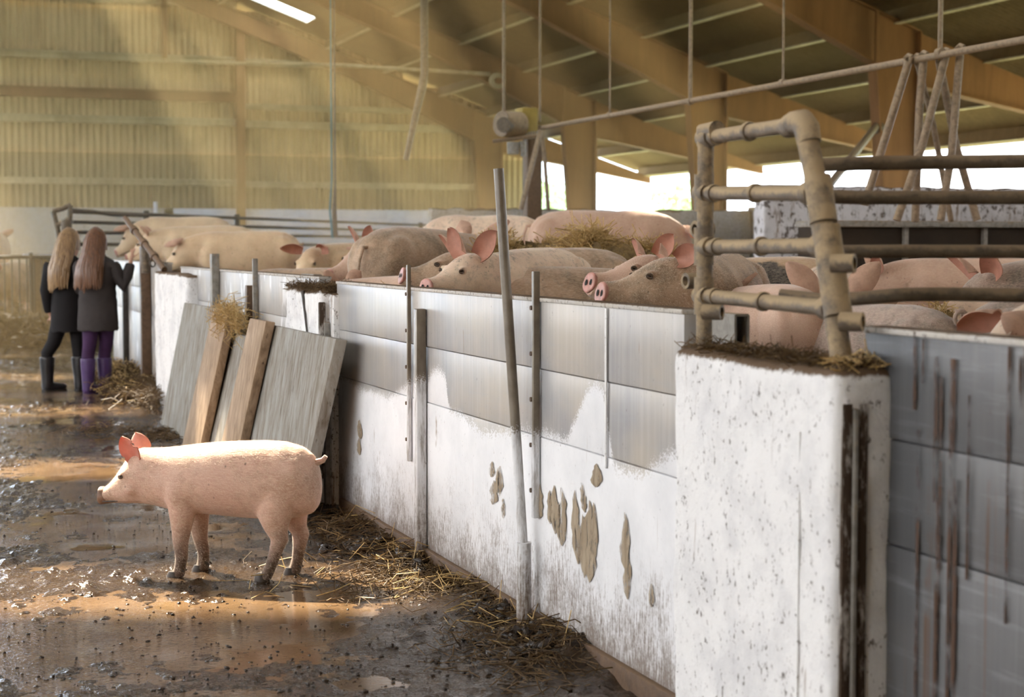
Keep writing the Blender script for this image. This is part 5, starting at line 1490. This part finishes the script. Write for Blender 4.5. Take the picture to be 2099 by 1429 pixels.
girl('person', gB, -YAW, 'girl with long brown hair, grey quilted coat and purple boots, raising a hand',
     dict(h=1.40, hem=0.54, seed=8, coat=cloth('grey_quilted_coat', (0.050, 0.042, 0.041)), leg=cloth('purple_leggings', (0.065, 0.028, 0.085)), boot=simple('purple_rubber', (0.075, 0.036, 0.135), 0.35, 0.25, 20, spec=0.5),
          hairm=hairmat('brown_hair', (0.16, 0.062, 0.018), (0.075, 0.029, 0.010)), hair=(0.37, 0.43), spread=1.5, sway=-0.01, head=(-0.0, -20, 0), foot=(0.45, 0.8, 0), quilt=True, point=True,
          armL=[(-.145, .0, 1.09), (-.17, .10, .90), (-.06, .25, .98), (.0, .30, 1.02)], armR=[(.14, .0, 1.08), (.235, -.04, .915), (.275, .03, 1.10), (.285, .04, 1.16)],
          legL=[(-.055, -.01, .66), (-.07, -.02, .42), (-.085, -.02, .33), (-.085, -.03, .075)], legR=[(.06, .06, .66), (.045, .09, .42), (.03, .09, .33), (.03, .09, .075)]))
# ---------------------------------------------------------------- feed line along the pens
XFL = 6.9
def fl_(u, v): return onx(u, v, XFL)
fe2 = empty('feed_pipe', fl_(1500, 200), label='long pale feed pipe hung on wires through the barn', cat='pipe')
q0 = fl_(1112, 262); q1 = fl_(2250, 54)
zl = fl_(1500, 193).z
m = MB(); pts = [Vector((XFL, q0.y + (q1.y - q0.y) * i / 8, q0.z + (q1.z - q0.z) * i / 8)) for i in range(9)]
m.tube(pts, 0.026, 12); child(m, 'pipe', M['pipe_light'], fe2)
for u, v in ((1250, 236), (1415, 208), (1605, 170), (1927, 108)):
    a = fl_(u, v); top = zroof(a.x)
    m = MB(); m.tube([a, Vector((a.x, a.y, top))], 0.010 if u not in (1927, 1415) else 0.018, 6); child(m, 'hanger_wire', M['pipe_light'], fe2)
    m = MB(); m.tube([a + Vector((0, -0.03, 0)), a + Vector((0, 0.03, 0))], 0.034, 10); child(m, 'hanger_clip', M['pipe_light'], fe2)
drops = [((1862, 128), (1800, 330), (1772, 420), 12.45, 'steeply slanted feed drop pipe, leftmost of the hanging bunch'),
         ((1893, 122), (1885, 215), (1876, 455), 12.40, 'upright feed drop pipe second in the hanging bunch'),
         ((1938, 116), (1890, 300), (1838, 452), 12.3, 'long slanted drop pipe crossing in front of the others'),
         ((1968, 108), (1950, 320), (1928, 452), 12.3, 'drop pipe hanging almost upright at the right of the bunch'),
         ((1925, 125), (1960, 300), (2003, 452), 12.45, 'drop pipe leaning right, its foot rightmost on the trough ledge'),
         ((1880, 128), (1912, 250), (1950, 455), 12.5, 'thin drop pipe leaning right, in the rear of the bunch'),]
for (a, b, c, d, lb) in drops:
    A, B, C_ = at(*a, d), at(*b, d), at(*c, d)
    e = empty('drop_pipe', C_, label=lb, cat='pipe', group='feed drop pipes hanging over the trough')
    m = MB(); m.tube([A, B, C_], 0.030 if 'thin' not in lb else 0.022, 10); child(m, 'tube', M['pipe_light'], e)
    m = MB(); m.tube([A + Vector((0, -.05, .035)), A + Vector((0, 0, 0.055)), A + Vector((0, .05, .035)), A + Vector((0, 0, -0.03)), A + Vector((0, -.05, .035))], 0.016, 6); child(m, 'strap', M['pipe_light'], e)
bA = ony(1690, 391, 16.72); bA.z = 1.86; bB = Vector((12.58, 20.78, ony(1786, 258, 20.78).z))
dk = empty('brace_pipe', bA, label='separate dark brace pipe leaning from the white cross wall up to the brown column', cat='pipe')
m = MB(); m.tube([bA, bA.lerp(bB, 0.5), bB], 0.048, 10); child(m, 'tube', M['pipe_dark'], dk)
m = MB(); m.tube([bB - Vector((0.02, 0, 0.06)), bB + Vector((0.10, 0, 0.0))], 0.06, 8); child(m, 'clamp', M['pipe_dark'], dk)

# ---------------------------------------------------------------- timber post with the feed motor
pb = at(1091, 470, 20.5)
me_ = empty('motor_post', (pb.x, pb.y, 0), label='dark timber post carrying the yellow feed motor and hanging tubes', cat='post')
m = MB(); m.box((pb.x, pb.y, 1.35), (0.19, 0.19, 2.7), bev=0.015); child(m, 'post', M['rust'], me_)
M['yellow'] = simple('yellow_paint', (0.42, 0.30, 0.06), 0.5, 0.35, 6)
mc = at(1062, 256, 20.2)
m = MB(); m.box(at(1078, 253, 20.3), (0.20, 0.30, 0.36), bev=0.02); child(m, 'gear_box', M['yellow'], me_)
m = MB(); m.tube([at(1066, 256, 20.1), at(1028, 254, 19.9)], 0.15, 18); child(m, 'motor', M['pipe_light'], me_)
m = MB(); m.tube([at(1040, 256, 19.8), at(1032, 256, 19.7)], 0.09, 16); child(m, 'motor_cover', M['pipe_dark'], me_)
m = MB(); m.tube([at(1010, 290, 20), at(1110, 277, 20)], 0.022, 8); child(m, 'arm', M['pipe_light'], me_)
m = MB(); m.tube([at(1052, 292, 20), at(1052, 316, 20)], [0.075, 0.070], 14); child(m, 'canister', M['galv'], me_)
m = MB(); m.tube([at(1071, 290, 20), at(1072, 320, 20)], [0.04, 0.03], 12); child(m, 'canister', M['galv'], me_)
m = MB(); m.tube([at(1108, 268, 19.8), at(1085, 360, 19.6), at(1068, 430, 19.6)], 0.030, 8); child(m, 'hanging_tube', M['pipe_light'], me_)
m = MB(); m.tube([at(1110, 268, 19.9), at(1117, 330, 19.9), at(1124, 432, 19.9)], 0.026, 8); child(m, 'hanging_tube', M['pipe_light'], me_)
for i in range(8):
    q = at(1074 + i * 5.2, 272 - i * 0.8, 20.05); m = MB(); m.tube([q, q + Vector((0, 0, -0.06)), q + Vector((0.015, 0, -0.085))], 0.011, 6); child(m, 'hook', M['galv'], me_)
# wires up to the roof from the motor
for u in (1033, 1107):
    a = at(u, 250, 20); m = MB(); m.tube([a, Vector((a.x, a.y, zroof(a.x) - 0.05))], 0.02 if u == 1033 else 0.014, 6); child(m, 'drop_wire', M['pipe_light'], me_)

# ---------------------------------------------------------------- hanging hose, light conduit, fan near the gable
e = empty('hanging_hose', at(870, 150, 24), label='pale stiff hose hanging from the roof and kinked to the left', cat='hose')
a = at(870, 150, 24)
m = MB(); m.tube([Vector((a.x, a.y, zroof(a.x))), a, at(866, 178, 24), at(852, 235, 24), at(832, 328, 24)], [0.055, 0.055, 0.060, 0.05, 0.04], 10); child(m, 'hose', M['pipe_light'], e)
e = empty('conduit_pipe', at(900, 145, 30), label='thin pale pipe crossing in front of the gable, ending at a round winch', cat='pipe')
m = MB(); m.tube([at(420, 128, 31), at(700, 134, 31), at(1005, 152, 31)], 0.035, 8); child(m, 'pipe', M['purlin'], e)
m = MB(); m.tube([at(1018, 165, 30.9), at(1022, 166, 30.6)], 0.14, 18); child(m, 'winch_drum', M['purlin'], e)
m = MB(); m.tube([at(1020, 166, 30.5), at(1023, 166, 30.3)], 0.06, 14); child(m, 'winch_hub', M['frame'], e)
# cords with blue rope
e = empty('hanging_rope', at(684, 470, 22), label='frayed brown and blue cords hanging before the gable', cat='rope')
M['bluerope'] = simple('blue_rope', (0.20, 0.34, 0.36), 0.8)
a = at(687, 380, 22)
m = MB(); m.tube([Vector((a.x, a.y, zroof(a.x))), a, at(685, 430, 22), at(688, 486, 22)], [0.012, 0.014, 0.03, 0.035], 8); child(m, 'cord', M['pipe_light'], e)
m = MB(); m.tube([Vector((a.x - 0.05, a.y, zroof(a.x))), at(680, 370, 22), at(676, 430, 22), at(682, 488, 22)], [0.008, 0.010, 0.012, 0.016], 8); child(m, 'cord', M['bluerope'], e)

# ---------------------------------------------------------------- far railing before the gable
e = empty('pen_railing', at(500, 470, 25), label='dark four-rail pipe railing in front of the limewashed gable base', cat='railing')
def rl(z0):
    P = []
    for u, d in ((148, 20.0), (420, 23.3), (640, 27.0), (889, 33.0)):
        q = at(u, 480, d); P.append(Vector((q.x, q.y, z0)))
    return P
for z0 in (1.66, 1.54, 1.42, 1.28):
    m = MB(); m.tube(rl(z0), 0.022, 8); child(m, 'rail', M['steel_dark'], e)
for u, d in ((486, 24.3), (862, 32.3), (300, 21.8)):
    q = at(u, 480, d); m = MB(); m.box((q.x, q.y, 0.88), (0.07, 0.07, 1.66), bev=0.008); child(m, 'post', M['steel_dark'], e)
e = empty('pipe_frame', at(128, 520, 19.5), label='small rusty pipe end frame standing behind the blonde girl', cat='pipe frame')
for pts in (((109, 433), (118, 470), (127, 530)), ((144, 421), (142, 470), (141, 530)), ((109, 433), (128, 428), (145, 420)), ((116, 462), (132, 456), (142, 448))):
    m = MB(); m.tube([at(a, b, 19.5) for a, b in pts], 0.030, 10); child(m, 'pipe', M['pipe_dark'], e)
m = MB(); m.tube([at(136, 452, 19.4), at(136, 474, 19.4)], 0.06, 10); child(m, 'clamp', M['pipe_dark'], e)
m = MB(); m.tube([at(145, 431, 19.6), at(190, 434, 20.0), at(230, 440, 20.3), at(300, 442, 21.0)], 0.022, 8); child(m, 'bent_rail', M['steel_dark'], e)
# white marker pipe on the wall base
q = ony(319, 434, YE - 0.05)
m = MB(); m.tube([Vector((q.x, YE - 0.04, 2.0)), Vector((q.x, YE - 0.04, 2.26))], 0.045, 10)
tag(m.build('marker_pipe', M['endwall']), 'short white plastic pipe standing on the limewashed base', 'pipe')

# ---------------------------------------------------------------- leaning latch pole by the girls
e = empty('latch_pole', at(297, 520, 14.2), label='rusty latch pole leaning over the far wall section beside the raised hand', cat='pole')
A, B = at(256, 447, 14.3), at(337, 553, 13.4)
m = MB(); m.tube([A, A.lerp(B, 0.3), A.lerp(B, 0.6), B], [0.022, 0.025, 0.026, 0.024], 10); child(m, 'pole', M['rust'], e)
for t_ in (0.25, 0.5, 0.75):
    c = A.lerp(B, t_); d = (B - A).normalized(); m = MB(); m.tube([c - d * 0.03, c + d * 0.03], 0.034, 10); child(m, 'clamp', M['rust'], e)
m = MB(); m.tube([at(297, 500, 14.0), at(298, 560, 14.0)], 0.035, 10); child(m, 'upright', M['pipe_dark'], e)
c = at(313, 540, 13.8); m = MB(); m.tube([c + Vector((0.02 * math.cos(a), 0, 0.028 * math.sin(a))) for a in [PI * 2 * k / 10 for k in range(11)]], 0.007, 6); child(m, 'ring', M['steel_dark'], e)

# ---------------------------------------------------------------- barred gate and box of the left pen
DG = 24.0
e = empty('barred_gate', at(40, 660, DG), label='dark gate of thin upright bars across the left pen', cat='gate')
def gpt(u, v): return at(u, v, DG)
zt_, zb_ = gpt(40, 527).z, 0.02
a, b = gpt(-160, 527), gpt(116, 527)
for zz in (zt_, 0.12):
    m = MB(); m.tube([Vector((a.x, a.y, zz)), Vector((b.x, b.y, zz))], 0.028, 8); child(m, 'gate_rail', M['steel_dark'], e)
for i in range(19):
    q = a.lerp(b, i / 18.0); m = MB(); m.tube([Vector((q.x, q.y, 0.10)), Vector((q.x, q.y, zt_))], 0.013, 6); child(m, 'bar', M['steel_dark'], e)
q = gpt(63, 527); m = MB(); m.tube([Vector((q.x, q.y, 0)), Vector((q.x, q.y, zt_ + 0.06))], 0.03, 8); child(m, 'gate_post', M['steel_dark'], e)
c = at(66, 575, 25.0)
fb_ = empty('feed_bin', (c.x + 0.18, c.y, 0), label='brown feed bin with a pale lid standing behind the barred gate', cat='bin')
m = MB(); m.box((c.x + 0.18, c.y, 0.54), (0.40, 0.45, 1.06), bev=0.03); child(m, 'bin_body', M['rust'], fb_)
m = MB(); m.box((c.x + 0.14, c.y, 1.11), (0.52, 0.52, 0.08), bev=0.02); child(m, 'lid', M['pillar_dirty'], fb_)

# ---------------------------------------------------------------- warm dusty haze hanging under the roof
t = NT('dusty_haze')
vs = t.n('ShaderNodeVolumeScatter')
vs.inputs['Color'].default_value = (1.0, 0.66, 0.28, 1)
vs.inputs['Density'].default_value = 0.027
vs.inputs['Anisotropy'].default_value = 0.55
t.t.links.new(vs.outputs[0], t.out.inputs['Volume'])
m = MB()
S_ = [(-7.0, -0.1), (13.0, -0.1), (13.0, zroof(13.0) - 0.3), (3, zroof(3) - 0.3), (-7.0, zroof(13.0) - 0.3)]
V = [(a, 17.0, b) for a, b in S_] + [(a, 38.5, b) for a, b in S_]
m.add(V, [(4, 3, 2, 1, 0), (5, 6, 7, 8, 9)] + [(i, (i + 1) % 5, 5 + (i + 1) % 5, 5 + i) for i in range(5)])
hz_ = m.build('dust_haze', t.m, smooth=False)
tag(hz_, 'warm dusty haze hanging under the far half of the roof', 'haze', kind='stuff')
SC.cycles.volume_bounces = 0
